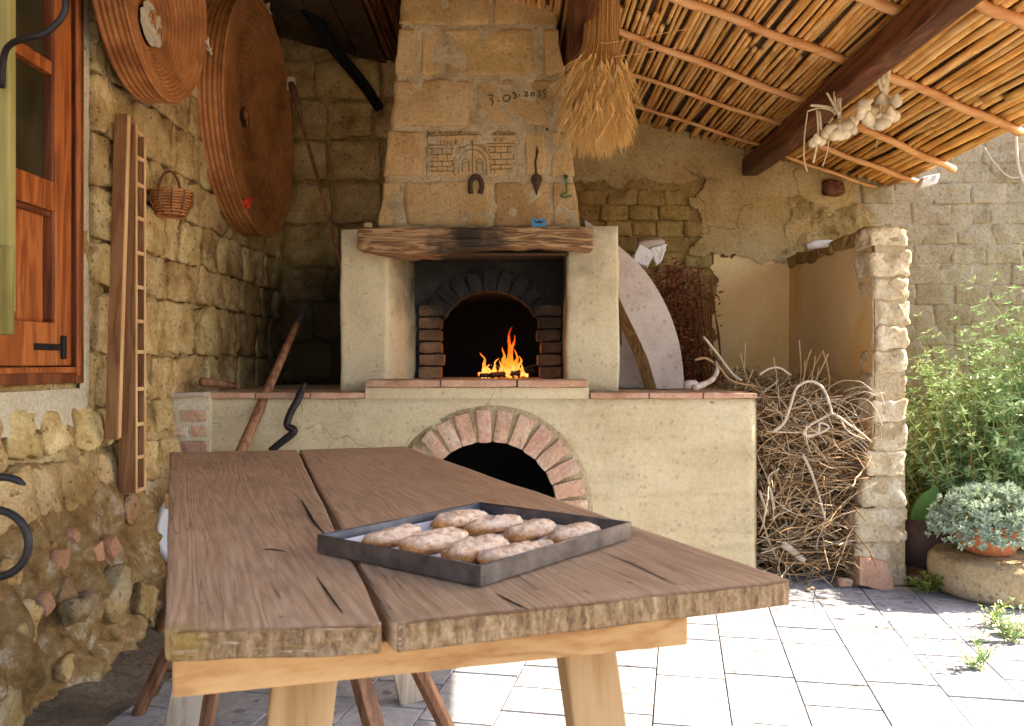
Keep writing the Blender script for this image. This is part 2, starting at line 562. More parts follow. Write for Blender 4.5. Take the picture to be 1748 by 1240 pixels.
M['trayout'] = plain('dark tray metal', (.15, .125, .115), .40, .7, .0, .0005, 25, .5)
M['tray_sheen'] = plain('tray side with painted sheen', (.30, .32, .36), .32, .85, .0, .0005, 25, .3)  # bluish reflection painted into the metal colour of one side
M['paper'] = plain('baking paper', (.72, .70, .68), .8, 0, .02, .001, 12, .08)
M['white'] = plain('white enamel', (.75, .75, .77), .4, 0, .02, 0, 12, .08)
M['greyboard'] = earth('grey painted board', (.41, .325, .275), (.49, .40, .35), (.53, .45, .40), 3.5, .004, 50, .03, .25, grain=.35)
M['board_edge'] = timber('raw board edge', (.12, .06, .022), (.24, .13, .05), (.34, .2, .09), (0, 0, 1), 1.2, .004, .8, .05, 6)
M['shutter'] = timber('yellow green paint', (.17, .135, .03), (.245, .20, .052), (.30, .25, .085), (0, 0, 1), .7, .001, .6, .05, 4)
M['matchbox'] = plain('blue card', (.08, .28, .48), .6, 0, 0, 0, 20, .2)
M['card'] = plain('grey card', (.45, .42, .38), .8)
M['ink'] = plain('green ink', (.075, .085, .025), .8, 0, 0)
M['groove'] = plain('carved groove', (.215, .14, .057), .95, 0, 0)
M['greenwire'] = plain('green wire', (.05, .13, .03), .5, 0, 0)
M['bag'] = plain('thin white bag', (.70, .68, .66), .6, 0, .05, .003, 20, .15)
M['red'] = plain('red ribbon', (.62, .045, .03), .6, 0, 0)
M['twine'] = plain('pale twine', (.62, .54, .40), .9, 0, .1)
M['garlic'] = plain('garlic skin', (.60, .50, .35), .6, 0, .12, .002, 30, .2)
M['garlicstem'] = plain('dry garlic stem', (.58, .48, .32), .8, 0, .12, .002, 30, .25)
M['straw'] = island('wheat straw', [(.50, .25, .07), (.62, .35, .12), (.70, .44, .19)], .6)
M['ears'] = island('wheat beard', [(.62, .35, .10), (.76, .48, .17), (.82, .60, .29)], .7)
M['twig'] = island('dry twigs', [(.14, .07, .028), (.38, .22, .10), (.54, .37, .20), (.64, .50, .33), (.26, .14, .055)], .85, .002)
M['twigpale'] = island('bare pale twig', [(.50, .40, .29), (.62, .54, .43)], .85, .002)
M['herb'] = island('dried red herbs', [(.07, .025, .012), (.19, .055, .022), (.34, .11, .045), (.10, .05, .02)], .8)
M['leaf'] = leafmat('pale green leaves', (.12, .25, .06), (.56, .70, .40), .30)
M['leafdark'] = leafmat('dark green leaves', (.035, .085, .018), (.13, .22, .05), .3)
M['leafyel'] = leafmat('yellow green leaves', (.12, .19, .035), (.36, .40, .10), .3)
M['succ'] = leafmat('grey green succulent', (.26, .35, .25), (.60, .68, .53), .15)
M['stemg'] = island('green stems', [(.16, .22, .05), (.34, .36, .12), (.28, .20, .08)], .7)
M['drystem'] = island('dry stems', [(.30, .17, .06), (.46, .30, .12)], .8)
M['pad'] = plain('green pad', (.11, .22, .04), .5, 0, 0, .001, 10, .2)
M['jar'] = plain('brown jar', (.10, .055, .045), .7, 0, 0, .002, 12, .25)
M['coil'] = None

def coilmat():
    t = NT('coiled straw')
    co = t.coord()
    n = t.noise(co, 18, 4, .6)
    f = t.noise(co, 140, 3, .7)
    c = t.ramp(t.math('ADD', t.math('MULTIPLY', n, .7), t.math('MULTIPLY', f, .35)), [(.3, (.27, .095, .028)), (.55, (.42, .17, .056)), (.8, (.52, .25, .10))])
    c = t.mix(.8, c, t.ramp(t.noise(co, 3.5, 5, .65, .4), [(.34, (.55, .50, .46)), (.52, (1, 1, 1)), (.72, (1.25, 1.3, 1.3))]), 'MULTIPLY')
    t.bump(f, .002)
    return t.done(c, .6)
M['coil'] = coilmat()

def loafmat():
    t = NT('sugared bread crust')
    co = t.coord()
    g = t.n('ShaderNodeNewGeometry')
    sx = t.n('ShaderNodeSeparateXYZ'); t.l(t.tc.outputs['Object'], sx.inputs[0])
    v = t.noise(co, 60, 4, .7)
    n = t.noise(co, 22, 3, .6)
    # flour lies on top and stops short of one end
    k = t.math('ADD', t.math('MULTIPLY', sx.outputs['Z'], 52.0), t.math('MULTIPLY', sx.outputs['X'], 15.0))
    k = t.math('ADD', k, t.math('MULTIPLY_ADD', n, 1.6, -.62), clamp=True)
    crust = t.ramp(v, [(.3, (.34, .125, .030)), (.7, (.54, .25, .08))])
    flour = t.ramp(v, [(.34, (.58, .33, .18)), (.50, (.80, .57, .40)), (.7, (.88, .70, .54))])
    c = t.vary(t.mix(k, crust, flour), .06)
    t.bump(t.math('ADD', v, n), .010)
    return t.done(c, .85)
M['loaf'] = loafmat()

M['loafcrumb'] = plain('crumb', (.62, .38, .2), .9)

def tablemat(ang):
    t = NT('scrubbed table plank')
    co = t.coord(scale=(1, 1, 1), rot=(0, 0, -ang), rnd=True)
    st = t.n('ShaderNodeMapping'); st.inputs['Scale'].default_value = (.32, 4.4, 4.4)
    t.l(co, st.inputs[0])
    n = t.noise(st.outputs[0], 1.0, 3, .48, .35)
    rings = t.math('MULTIPLY_ADD', t.math('SINE', t.math('MULTIPLY', n, 230.0)), .5, .5)
    rings = t.math('POWER', rings, 2.0)
    st2 = t.n('ShaderNodeMapping'); st2.inputs['Scale'].default_value = (3, 60, 60)
    t.l(co, st2.inputs[0])
    fib = t.noise(st2.outputs[0], 2.0, 5, .7)
    c = t.ramp(fib, [(.25, (.29, .17, .09)), (.5, (.455, .295, .175)), (.78, (.57, .41, .275))])
    c = t.mix(t.math('MULTIPLY', rings, .22), c, (.15, .085, .045))
    big = t.noise(co, 2.4, 4, .6)
    c = t.mix(.6, c, t.ramp(big, [(.3, (.72, .70, .68)), (.7, (1.15, 1.13, 1.12))]), 'MULTIPLY')
    st3 = t.n('ShaderNodeMapping'); st3.inputs['Scale'].default_value = (.35, 13, 13)
    t.l(co, st3.inputs[0])
    cr = t.noise(st3.outputs[0], 2.3, 2, .5, .6)
    ck = t.math('MULTIPLY', t.math('LESS_THAN', t.math('ABSOLUTE', t.math('SUBTRACT', cr, .5)), .006), t.math('GREATER_THAN', t.noise(co, 3.1, 2), .54))
    c = t.mix(t.math('MULTIPLY', ck, .5), c, (.06, .03, .016))
    vo = t.n('ShaderNodeTexVoronoi'); vo.inputs['Scale'].default_value = 14
    t.l(co, vo.inputs['Vector'])
    dent = t.math('LESS_THAN', vo.outputs['Distance'], .07)
    c = t.mix(t.math('MULTIPLY', dent, .45), c, (.06, .035, .024))
    # sawn end grain, rough and streaked
    ge = t.n('ShaderNodeNewGeometry')
    dt = t.n('ShaderNodeVectorMath', operation='DOT_PRODUCT')
    t.l(ge.outputs['True Normal'], dt.inputs[0]); dt.inputs[1].default_value = (math.cos(ang), math.sin(ang), 0)
    en = t.math('GREATER_THAN', t.math('ABSOLUTE', dt.outputs['Value']), .55)
    sw = t.noise(t.coord(scale=(30, 30, 8), rot=(.5, .4, 0)), 3.2, 5, .75, .4)
    ec = t.ramp(sw, [(.34, (.075, .04, .016)), (.48, (.21, .125, .058)), (.68, (.38, .265, .15))])
    c = t.mix(en, c, ec)
    fib = t.math('ADD', fib, t.math('MULTIPLY', t.math('MULTIPLY', sw, en), 2.5))
    ds = t.n('ShaderNodeVectorMath', operation='DISTANCE')
    t.l(t.tc.outputs['Object'], ds.inputs[0]); ds.inputs[1].default_value = (-.44, 1.11, .785)
    yk = t.n('ShaderNodeMapRange', interpolation_type='SMOOTHSTEP'); t.l(t.math('ADD', ds.outputs['Value'], t.math('MULTIPLY_ADD', big, .06, -.03)), yk.inputs[0])
    yk.inputs[1].default_value = .012; yk.inputs[2].default_value = .062; yk.inputs[3].default_value = .55; yk.inputs[4].default_value = 0
    c = t.mix(yk.outputs[0], c, (.27, .165, .028))
    h = t.math('SUBTRACT', t.math('MULTIPLY', fib, .5), t.math('ADD', t.math('MULTIPLY', rings, .15), t.math('MULTIPLY', ck, 1.5)))
    t.bump(h, .0028, 1.0)
    t.b.inputs['Specular IOR Level'].default_value = .35
    return t.done(c, t.math('MULTIPLY_ADD', fib, .3, .42))

def glassmat():
    t = NT('dusty dark pane')
    n = t.noise(t.coord(), 6, 4, .6)
    c = t.ramp(n, [(.3, (.022, .019, .009)), (.7, (.05, .044, .022))])
    t.b.inputs['Specular IOR Level'].default_value = .5
    return t.done(c, .22)
M['glass'] = glassmat()

def flamemat():
    t = NT('flame')
    sx = t.n('ShaderNodeSeparateXYZ'); t.l(t.tc.outputs['Object'], sx.inputs[0])
    mr = t.n('ShaderNodeMapRange')
    t.l(sx.outputs['Z'], mr.inputs[0])
    mr.inputs[1].default_value = 1.07; mr.inputs[2].default_value = 1.34
    n = t.noise(t.coord(rnd=False), 22, 3, .6)
    f = t.math('ADD', mr.outputs[0], t.math('MULTIPLY_ADD', n, .8, -.4), clamp=True)
    c = t.ramp(f, [(0, (1.0, .50, .10)), (.3, (1.0, .26, .02)), (.7, (.85, .10, .006)), (1, (.45, .03, .004))])
    em = t.n('ShaderNodeEmission')
    em.inputs[1].default_value = .34
    t.l(c, em.inputs[0])
    lw = t.n('ShaderNodeLayerWeight'); lw.inputs[0].default_value = .5
    tr = t.n('ShaderNodeBsdfTransparent')
    mx = t.n('ShaderNodeMixShader')
    t.l(t.math('MULTIPLY', lw.outputs['Facing'], .95), mx.inputs[0])
    t.l(em.outputs[0], mx.inputs[1]); t.l(tr.outputs[0], mx.inputs[2])
    t.l(mx.outputs[0], t.t.nodes['Material Output'].inputs[0])
    return t.m
M['flame'] = flamemat()

def embermat():
    t = NT('ember')
    g = t.n('ShaderNodeNewGeometry')
    c = t.ramp(g.outputs['Random Per Island'], [(0, (.25, .02, .0)), (.5, (1, .22, .02)), (1, (1, .6, .2))])
    t.done((.02, .015, .012), .9)
    t.l(c, t.b.inputs['Emission Color'])
    t.b.inputs['Emission Strength'].default_value = .5
    return t.m
M['ember'] = embermat()
# ================================================================== SETTING
def wallx(Y): return -1.80 + 0.02 * Y
YB = 6.10                      # face of the adobe wall at the back
def roofz(x): return 3.071 - 0.2503 * x

# ground beyond the paving
g = obj('ground', sheet(lambda u, v: Vector((u, v, -0.035 + 0.02 * fbm((u * .4, v * .4, 3)))), -40, 40, -40, 40, 2.0), M['ground'], kind='structure')

# paving: rows of slabs, every slab a piece of its own
floor_root = obj('floor', sheet(lambda u, v: Vector((u, v, -0.016)), -2.0, 3.9, 0.2, 6.2, .5), M['grout'], kind='structure')
def lay_tiles():
    d = Vector((0.197, 1.0)).normalized()
    e = Vector((d.y, -d.x))
    o = Vector((1.204, 2.69))
    T = 0.2485
    variants = []
    def variant(L):
        bm = bmesh.new()
        box(bm, (0, 0, -0.012), (T - .005, L - .011, .024), bevel=.0022)
        me = bpy.data.meshes.new('tile'); bm.to_mesh(me); bm.free()
        me.materials.append(M['floor'])
        return me
    lens = [.216, .216, .216, .432]
    meshes = {L: variant(L) for L in set(lens)}
    ang = math.atan2(-d.x, d.y)
    for i in range(-14, 13):
        s = -3.4 + R.uniform(0, .5)
        while s < 3.2:
            L = R.choice(lens)
            c = o + e * ((i + .5) * T) + d * (s + L / 2)
            s += L
            if not (-1.72 < c.x < 3.3 and 1.9 < c.y < 4.72): continue
            if c.x > 1.9 and c.y > 4.25: continue
            if c.y > 4.32 and c.x < 1.28: continue
            inst('tile', meshes[L], floor_root, (c.x, c.y, R.uniform(-.0015, .0015)), (R.uniform(-.003, .003), R.uniform(-.003, .003), ang))
lay_tiles()
# paving too far under the frame to be seen one by one
def forecourt():
    bm = bmesh.new()
    for i in range(-9, 16):
        for j in range(0, 9):
            box(bm, (i * .25 + .05, j * .25 - .45, -.013), (.243, .243, .024))
    return bm
obj('tile', forecourt(), M['floor'], floor_root, kind='stuff')

# ------------------------------------------------------------------ rubble wall on the house side
rub = thing('rubble_wall', (wallx(3), 3.0, 0), 'rough rubble wall of ochre stone and earth mortar beside the window', 'wall')
def rub_x(Y, Z):
    t = max(0.0, (0.95 - Z) / 0.95)
    bulge = 0.235 * (t * t * (3 - 2 * t)) * (1.0 if Y < 4.1 else max(0.25, 1 - (Y - 4.1) * 2.5))
    n = fbm((Y * 2.2, Z * 2.2, 5.1), 5) * .022 + fbm((Y * 11, Z * 11, 2.2), 5) * .018
    q = Vector((Y * 5.5, Z * 5.5, 9.4))
    low = (1 - abs(mn.noise(q)) * 2.2) * .030 + fbm(q * 1.4, 5) * .050
    pit = max(0.0, mn.noise(Vector((Y * 7, Z * 7, 40))) - .22) * .10
    return wallx(Y) + bulge + n + low * min(1, t * 1.6) - pit * (.5 + t)
WY0, WY1, WZ0, WZ1 = 1.95, 3.40, 1.06, 2.95
def rub_keep(u, v): return not (WY0 < u < WY1 - .04 and WZ0 + .03 < v < WZ1)
obj('mortar', sheet(lambda u, v: Vector((rub_x(u, v), u, v)), 1.6, YB + .08, -.05, 3.6, .015, rub_keep), M['mortar'], rub, smooth=True)
obj('core', box_core := (lambda bm: (box(bm, (wallx(3) - .27, 3.2, 1.9), (.3, 5.9, 3.9)), bm)[1])(bmesh.new()), M['mortar'], rub)
def lay_rubble():
    z = .98
    row = 0
    while z < 3.3:
        h = R.uniform(.19, .27)
        y = 3.36 - R.uniform(0, .2)
        while y < YB - .05:
            L = R.uniform(.20, .46)
            y1 = min(y + L, YB - .02)
            if y1 - y > .12 and not (y < 3.43 and z + h > 1.0 and y1 < 3.5):
                ya, yb, za, zb = max(y, 3.455 if z + h > 1.0 else 0) + .004, y1 - .004, z + .005, z + h - .005
                if yb - ya > .08:
                    x0 = max(rub_x((ya + yb) / 2, (za + zb) / 2), wallx((ya + yb) / 2)) - .004
                    jit = R.uniform(-.015, .002)
                    sl_ = [R.uniform(-.022, .022) for _ in range(4)]
                    def f(u, t, v, ya=ya, yb=yb, za=za, zb=zb, x0=x0, jit=jit, s=sl_):
                        yy = ya + (u + .5) * (yb - ya); zz = za + (v + .5) * (zb - za)
                        zz += s[0] * u + s[1] * v * u; yy += s[2] * v
                        return Vector((x0 + jit - .050 + (.5 - t) * .10, yy, zz))
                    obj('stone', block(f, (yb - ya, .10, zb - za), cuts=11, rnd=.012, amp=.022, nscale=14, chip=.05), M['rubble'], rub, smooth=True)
            y = y1
        z += h
    # the rows below the sill, broken up towards the ground
    z = .60
    for h in (.20, .19):
        y = 2.1
        while y < 4.2:
            L = R.uniform(.16, .36)
            if R.random() < .85:
                c = (y + L / 2, z + h / 2)
                hy, hz = L / 2 - .016, h / 2 - .014
                x0 = rub_x(*c)
                ro = R.uniform(-.15, .15)
                def f(u, t, v, c=c, hy=hy, hz=hz, x0=x0, ro=ro):
                    a, b = u * 2 * hy, v * 2 * hz
                    return Vector((x0 - .062 + (.5 - t) * .085 + v * -.03, c[0] + a * math.cos(ro) - b * math.sin(ro), c[1] + a * math.sin(ro) + b * math.cos(ro)))
                obj('stone', block(f, (2 * hy, .085, 2 * hz), cuts=11, rnd=.016, amp=.030, nscale=11, chip=.07), M['rubble'], rub, smooth=True)
            y += L
        z += h
    for k in range(22):
        Y = R.uniform(2.2, 4.15); Z = R.uniform(.03, .62)
        s = R.uniform(.03, .085) * (1.2 if Z < .3 else 1)
        x0 = rub_x(Y, Z)
        ro = R.uniform(-.9, .9); asp = R.uniform(.55, .95)
        m = R.choice([M['rubble_base'], M['rubble_base'], M['rubble'], M['rubble_base'], M['rubble']])
        def f(u, t, v, Y=Y, Z=Z, s=s, x0=x0, ro=ro, asp=asp):
            a, b = u * 2 * s, v * 2 * s * asp
            return Vector((x0 - .02 - s * .30 + (.5 - t) * s * .8, Y + a * math.cos(ro) - b * math.sin(ro), Z + a * math.sin(ro) + b * math.cos(ro)))
        obj('stone', block(f, (2 * s, s * .8, 2 * s * asp), cuts=7, rnd=s * .22, amp=s * .34, nscale=.9 / s, chip=s * .7), m, rub, smooth=True)
    for (px, py, s, ro) in ((160, 945, .035, .2), (186, 935, .034, .7), (97, 955, .036, 1.4), (120, 915, .02, .9), (70, 1030, .028, .4), (200, 1000, .024, 1.2)):
        Y = 3.45
        for _ in range(4): Y = rub_x(Y, H + (620 - py) * Y / F) * F / (px - 874.0)
        p = P(px, py, Y)
        def f(u, t, v, p=p, s=s, ro=ro):
            a, b = u * 2 * s, v * 2.4 * s
            return Vector((p.x - .012 + (.5 - t) * .04, p.y + a * math.cos(ro) - b * math.sin(ro), p.z + a * math.sin(ro) + b * math.cos(ro)))
        obj('shard', block(f, (2 * s, .035, 2.4 * s), cuts=2, rnd=.006, amp=.007, nscale=20), M['shard'], rub)
lay_rubble()
# lime render round the window opening and under it
def surround():
    def s1(u, v): return Vector((wallx(u) + .016 + fbm((u * 6, v * 6, 1)) * .006, u, v))
    a = sheet(s1, 3.375, 3.445, .99, 3.3, .02)
    b = sheet(s1, 2.0, 3.445, .905 , 1.05, .02)
    vs = []
    for (v, f) in (b,):
        for q in v:
            e = fbm((q.y * 7, q.z * 3, 4)) * .02
            q.z += e if q.z < .95 else 0
    c = sheet(lambda u, v: Vector((wallx(u) + .016 - v, u, 1.05 + .0)), 2.0, 3.445, 0, .06, .03)
    return merge(a, b, c)
obj('lime_render', surround(), M['lime'], rub, smooth=True)
# drift of earth along the foot
def drift(u, v):
    k = v
    x = -1.62 + k * .42
    z = .085 * (1 - k) ** 1.6 + .012 * fbm((u * 7, k * 5, 3)) * (1 - k) - .004 * k
    return Vector((x + .05 * fbm((u * 2.5, 0, 8)), u, z))
obj('earth_drift', sheet(drift, .8, 4.2, 0, 1, .05), M['dirt'], kind='structure', smooth=True)

# ------------------------------------------------------------------ adobe wall at the back
bw = thing('adobe_wall', (1.0, YB, 0), 'long adobe brick wall with cracked mud plaster behind the oven and the bushes', 'wall')
def bw_y(x, z):
    n = fbm((x * 2.5, z * 2.5, 21), 5) * .025 + fbm((x * 10, z * 10, 11), 4) * .012
    return YB + .02 - n * .8
def bw_top(x):
    return 3.5
obj('mortar', sheet(lambda u, v: Vector((u, bw_y(u, v), v)), -1.75, 6.0, -.05, 3.1, .03), M['mortar'], bw, smooth=True)
obj('core', (lambda bm: (box(bm, (2.1, YB + .24, 1.55), (8.0, .3, 3.2)), bm)[1])(bmesh.new()), M['mortar'], bw)
def gable(u, v):
    return Vector((u, bw_y(u, v), v))
obj('upper_wall', (lambda bm: (box(bm, (-.75, YB + .19, 3.25), (2.2, .3, .62)), bm)[1])(bmesh.new()), M['mortar'], bw)
def plaster_edge(x):
    "lower edge of the plaster band under the roof"
    if x < 1.35: return 2.435 + .03 * fbm((x * 5, 0, 1)) - (.0 if x < 1.0 else (x - 1.0) * .1)
    return 2.40 - (x - 1.35) * 9
def in_plaster(x, z):
    e = .11 * fbm((x * 4, z * 4, 31), 4)
    if z > roofz(x) + .05: return False
    if x < 1.30 + e: return z > 2.44 + e * .6
    if x < 2.45 + .15 * fbm((z * 3, 1, 7)) + e: return z > 1.92 + e + (0 if x < 1.9 else 0)
    return False
obj('mud_plaster', sheet(lambda u, v: Vector((u, YB - .038 + .014 * fbm((u * 2, v * 2, 4), 4) + .02 * max(0, u - 2.0), v)), .25, 2.7, 1.85, 2.95, .013, in_plaster), M['mud'], bw, smooth=True)
obj('bay_plaster', sheet(lambda u, v: Vector((u, YB - .028 + .010 * fbm((u * 2, v * 2, 14), 4), v)), 1.3, 2.1, 0.3, 2.0, .012,
    lambda u, v: u > 1.44 + .11 * fbm((v * 5, 0, 3), 4) and v < 1.93 + .13 * fbm((u * 5, 0, 2), 4)), M['bay'], bw, smooth=True)
obj('mortar', sheet(lambda u, v: Vector((u, YB - .006 + .012 * fbm((u * 9, v * 9, 12), 4), v)), .2, 1.55, .9, 2.52, .018), M['adobe'], bw, smooth=True)
def lay_adobe():
    # smoked bricks beside the chimney
    z = 1.15
    row = 0
    while z < 2.50:
        h = .113
        x = .30 + (row % 2) * .09 + R.uniform(-.03, .03)
        while x < 1.48:
            L = R.choice([.155, .18, .20, .22])
            xa, xb = x + .002, x + L - .002
            cx, cz = (xa + xb) / 2, z + h / 2
            if not in_plaster(cx, cz + .02) and (cz < 2.46) and cx < 1.40 + .16 * fbm((cz * 5, 0, 4), 3):
                j = R.uniform(-.012, .012)
                obj('brick', block_xz(((xa, z + .002 + R.uniform(-.003, .003)), (xb, z + .002), (xb + R.uniform(-.006, .006), z + h - .002), (xa, z + h - .002)), YB - .026 + j, .09, cuts=8, rnd=.008, amp=.014, nscale=14, chip=.05), M['adobe'], bw, smooth=True)
            x += L
        z += h
        row += 1
    # big weathered bricks of the yard side
    z = .55
    row = 0
    while z < 3.05:
        h = .145
        x = 2.08 + (row % 2) * .13 + R.uniform(-.04, .04) - .1
        while x < 4.3:
            L = R.uniform(.235, .285)
            xa, xb = x + R.uniform(.0005, .003), x + L - .0015
            cx, cz = (xa + xb) / 2, z + h / 2
            lim = 2.5 if cz > 2.1 else 2.12
            if cx > lim and not (cx < 2.75 and cz > 1.95 and R.random() < .35) and cz < 3.02:
                j = R.uniform(-.004, .004)
                obj('brick', block_xz(((xa, z + .001), (xb, z + .001 + R.uniform(-.003, .003)), (xb, z + h - .001), (xa, z + h - .001)), YB - .026 + j, .09, cuts=9, rnd=.005, amp=.013, nscale=14, chip=.045), M['adobe_grey'], bw, smooth=True)
            x += L
        z += h
        row += 1
    # large darkened blocks in the corner by the rubble wall
    z = 1.0
    while z < 3.15:
        h = R.uniform(.24, .32)
        x = -1.68 + R.uniform(-.1, 0)
        while x < -.55:
            L = R.uniform(.30, .48)
            xa, xb = max(x, -1.68) + .008, min(x + L, -.5) - .008
            if xb - xa > .1:
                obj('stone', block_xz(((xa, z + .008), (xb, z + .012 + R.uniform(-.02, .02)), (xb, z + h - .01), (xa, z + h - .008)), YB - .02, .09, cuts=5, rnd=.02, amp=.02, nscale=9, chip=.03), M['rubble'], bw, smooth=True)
            x += L
        z += h
lay_adobe()
# eroded mud over the bay wall
def eroded(u, v):
    q = Vector((u * 6, v * 6, 3))
    n = fbm(q, 5) * .035 + (1 - abs(mn.noise(q * 1.7)) * 2) * .016
    return Vector((u, YB - .040 - n * .8, v))
obj('eroded_mud', sheet(eroded, 1.9, 2.78, 1.84, 2.38, .012, lambda u, v: 1.99 - (u - 1.95) * .09 + .07 * fbm((u * 8, v * 8, 5), 3) < v < 2.30 - (u - 1.95) * .04 + .08 * fbm((u * 5, v * 5, 9), 3) and 1.98 + .1 * fbm((v * 6, 3, 1), 3) < u < 2.58 + .10 * fbm((v * 7, 1, 2), 3)), M['mud_yellow'], bw, smooth=True)
obj('mortar', sheet(lambda u, v: Vector((u, YB - .0215 + .012 * fbm((u * 7, v * 7, 2), 4), v)), 2.35, 4.6, -.05, 3.1, .02), M['adobe_grey'], bw, smooth=True)

# ------------------------------------------------------------------ firewood bay wall with its pillar of rough stone
bay = thing('bay_wall', (1.95, 5.2, 0), 'ochre plastered bay wall ending in a pillar of rough stones beside the firewood', 'wall')
def bay_x(y): return 1.865 + (y - 4.39) * .0673
def bay_top(y): return 1.845 + .03 * fbm((y * 3, 0, 6), 3) + (y - 4.4) * .02
obj('plaster_face', sheet(lambda u, v: Vector((bay_x(u) + .010 * fbm((u * 2, v * 2.2, 8), 4), u, v * bay_top(u))), 4.405, YB + .02, -.01, 1, .03), M['bay'], bay, smooth=True)
def bay_core():
    bm = bmesh.new()
    y0, y1 = 4.55, YB
    q = [(bay_x(y0) + .012, y0), (bay_x(y0) + .20, y0), (bay_x(y1) + .20, y1), (bay_x(y1) + .012, y1)]
    a = [bm.verts.new((x, y, 0)) for x, y in q]; b = [bm.verts.new((x, y, 1.82)) for x, y in q]
    for k in range(4): bm.faces.new((a[k], a[(k + 1) % 4], b[(k + 1) % 4], b[k]))
    bm.faces.new(b)
    bmesh.ops.recalc_face_normals(bm, faces=bm.faces)
    return bm
obj('core', bay_core(), M['adobe'], bay)
for k in range(16):        # ragged mud cap
    y = 4.5 + k * .1 + R.uniform(-.03, .03)
    x = bay_x(y) + .1
    def f(u, t, v, x=x, y=y): return Vector((x + u * .24, y + t * .14, bay_top(y) - .02 + v * .09))
    obj('cap_stone', block(f, (.24, .14, .09), cuts=3, rnd=.03, amp=.015, nscale=12), M['adobe'], bay, smooth=True)
def pillar():
    ys = [(388, 424), (428, 471), (475, 513), (515, 555), (558, 598), (599, 639), (640, 679), (681, 721), (722, 769), (771, 813), (814, 866), (868, 926), (928, 1001)]
    L = [1482, 1486, 1494, 1496, 1497, 1496, 1486, 1488, 1490, 1482, 1474, 1460, 1462]
    Rr = [1553, 1557, 1553, 1554, 1552, 1551, 1552, 1551, 1550, 1546, 1545, 1554, 1548]
    for k, ((a, b), l, r) in enumerate(zip(ys, L, Rr)):
        Y = 4.385 + R.uniform(-.012, .012)
        A = P(l, b, Y); B = P(r, b, Y); Cc = P(r + R.uniform(-2, 2), a, Y); D = P(l + R.uniform(-2, 2), a, Y)
        q = [(v.x, v.z) for v in (A, B, Cc, D)]
        obj('stone', block_xz(q, Y, .2, cuts=12, rnd=.016, amp=.020, nscale=13, chip=.055), M['pillar'], bay, smooth=True)
    obj('pillar_core', (lambda bm: (box(bm, (1.956, 4.48, .9), (.155, .17, 1.8)), bm)[1])(bmesh.new()), M['chim_mortar'], bay)
    # thick edge of the plaster turning the corner
    def f(u, v): return Vector((bay_x(4.44) + .002 + u + .007 * fbm((v * 9, u * 30, 4)), 4.408 + .008 * fbm((u * 12, v * 7, 7)) + .04 * max(0, .02 - u), v))
    obj('plaster_edge', sheet(f, 0, .055, .55, 1.62, .014), M['lime'], bay, smooth=True)
pillar()

# ------------------------------------------------------------------ roof of canes
roof = thing('cane_roof', (.9, 3.5, roofz(.9)), 'sloping roof of split canes on dark rafters with clay tiles above', 'roof')
EAVE = 2.70
RY0 = .55
def roof_slab():
    bm = bmesh.new()
    xs = (-1.95, EAVE)
    v = []
    for dz in (.045, .10):
        for (x, y) in ((xs[0], RY0), (xs[1], RY0), (xs[1], YB + .30), (xs[0], YB + .30)):
            v.append(bm.verts.new((x, y, roofz(x) + dz)))
    for q in ((3, 2, 1, 0), (4, 5, 6, 7), (0, 1, 5, 4), (1, 2, 6, 5), (2, 3, 7, 6), (3, 0, 4, 7)):
        bm.faces.new([v[i] for i in q])
    return bm
obj('underlay', roof_slab(), M['roofmud'], roof)
slope = math.atan(.2503)
def cane_mesh(seed, L, r):
    rr = random.Random(seed)
    pts, rad_ = [], []
    n = 10
    node = rr.uniform(.18, .26)
    y = 0
    ph = rr.uniform(0, 6)
    ys = [L * i / n for i in range(n + 1)]
    k = rr.uniform(0, node)
    while k < L:
        ys += [k - .008, k, k + .008]; k += node * rr.uniform(.85, 1.15)
    nodes = set(ys[n + 2::3])
    for y in sorted(q for q in ys if 0 <= q <= L):
        pts.append(Vector((.004 * math.sin(y * 2.1 + ph) + .003 * math.sin(y * 5 + ph * 2), y, .003 * math.sin(y * 3 + ph))))
        rad_.append(r * (1.13 if y in nodes else 1.0) * (1 - .1 * y / L))
    bm = bmesh.new()
    tube(bm, pts, rad_, 6)
    me = bpy.data.meshes.new('cane')
    bm.to_mesh(me); bm.free()
    me.polygons.foreach_set('use_smooth', [True] * len(me.polygons))
    return me
cm = [cane_mesh(i, 3.15, [.0105, .0115, .0125, .0135, .0115, .012, .0095, .011][i]) for i in range(8)]
cshort = [cane_mesh(20 + i, 1.35, [.011, .012, .0125, .0105][i]) for i in range(4)]
cold = []
for me in cm + cshort: me.materials.append(M['cane'])
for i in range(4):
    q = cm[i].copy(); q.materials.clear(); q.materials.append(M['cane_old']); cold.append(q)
def lay_canes():
    x = -.88
    while x < EAVE + .01:
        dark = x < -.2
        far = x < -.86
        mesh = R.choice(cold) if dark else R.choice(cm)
        big = 1.0 if dark else (1.12 if x < 1.65 else 1.62)
        z = roofz(x) + .012 + .010 * big + R.uniform(-.005, .008)
        rz = R.gauss(0, .0035)
        if not dark and R.random() < .22:
            y0 = 2.95 + R.uniform(-.1, .1)
            for me, yy in ((R.choice(cshort), y0), (R.choice(cm), y0 + 1.35 + R.uniform(.02, .08))):
                o = inst('cane', me, roof, (x, yy, z), (R.gauss(0, .003), R.uniform(0, 6.28), R.gauss(0, .010)), (big, min(1, (YB - .01 - yy) / 3.15) if me in cm else 1, big))
        else:
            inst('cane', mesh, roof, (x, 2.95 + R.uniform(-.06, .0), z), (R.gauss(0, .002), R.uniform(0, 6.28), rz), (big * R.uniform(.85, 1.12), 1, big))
        x += R.choice([.0235, .0245, .0255, .027, .029]) * big
lay_canes()
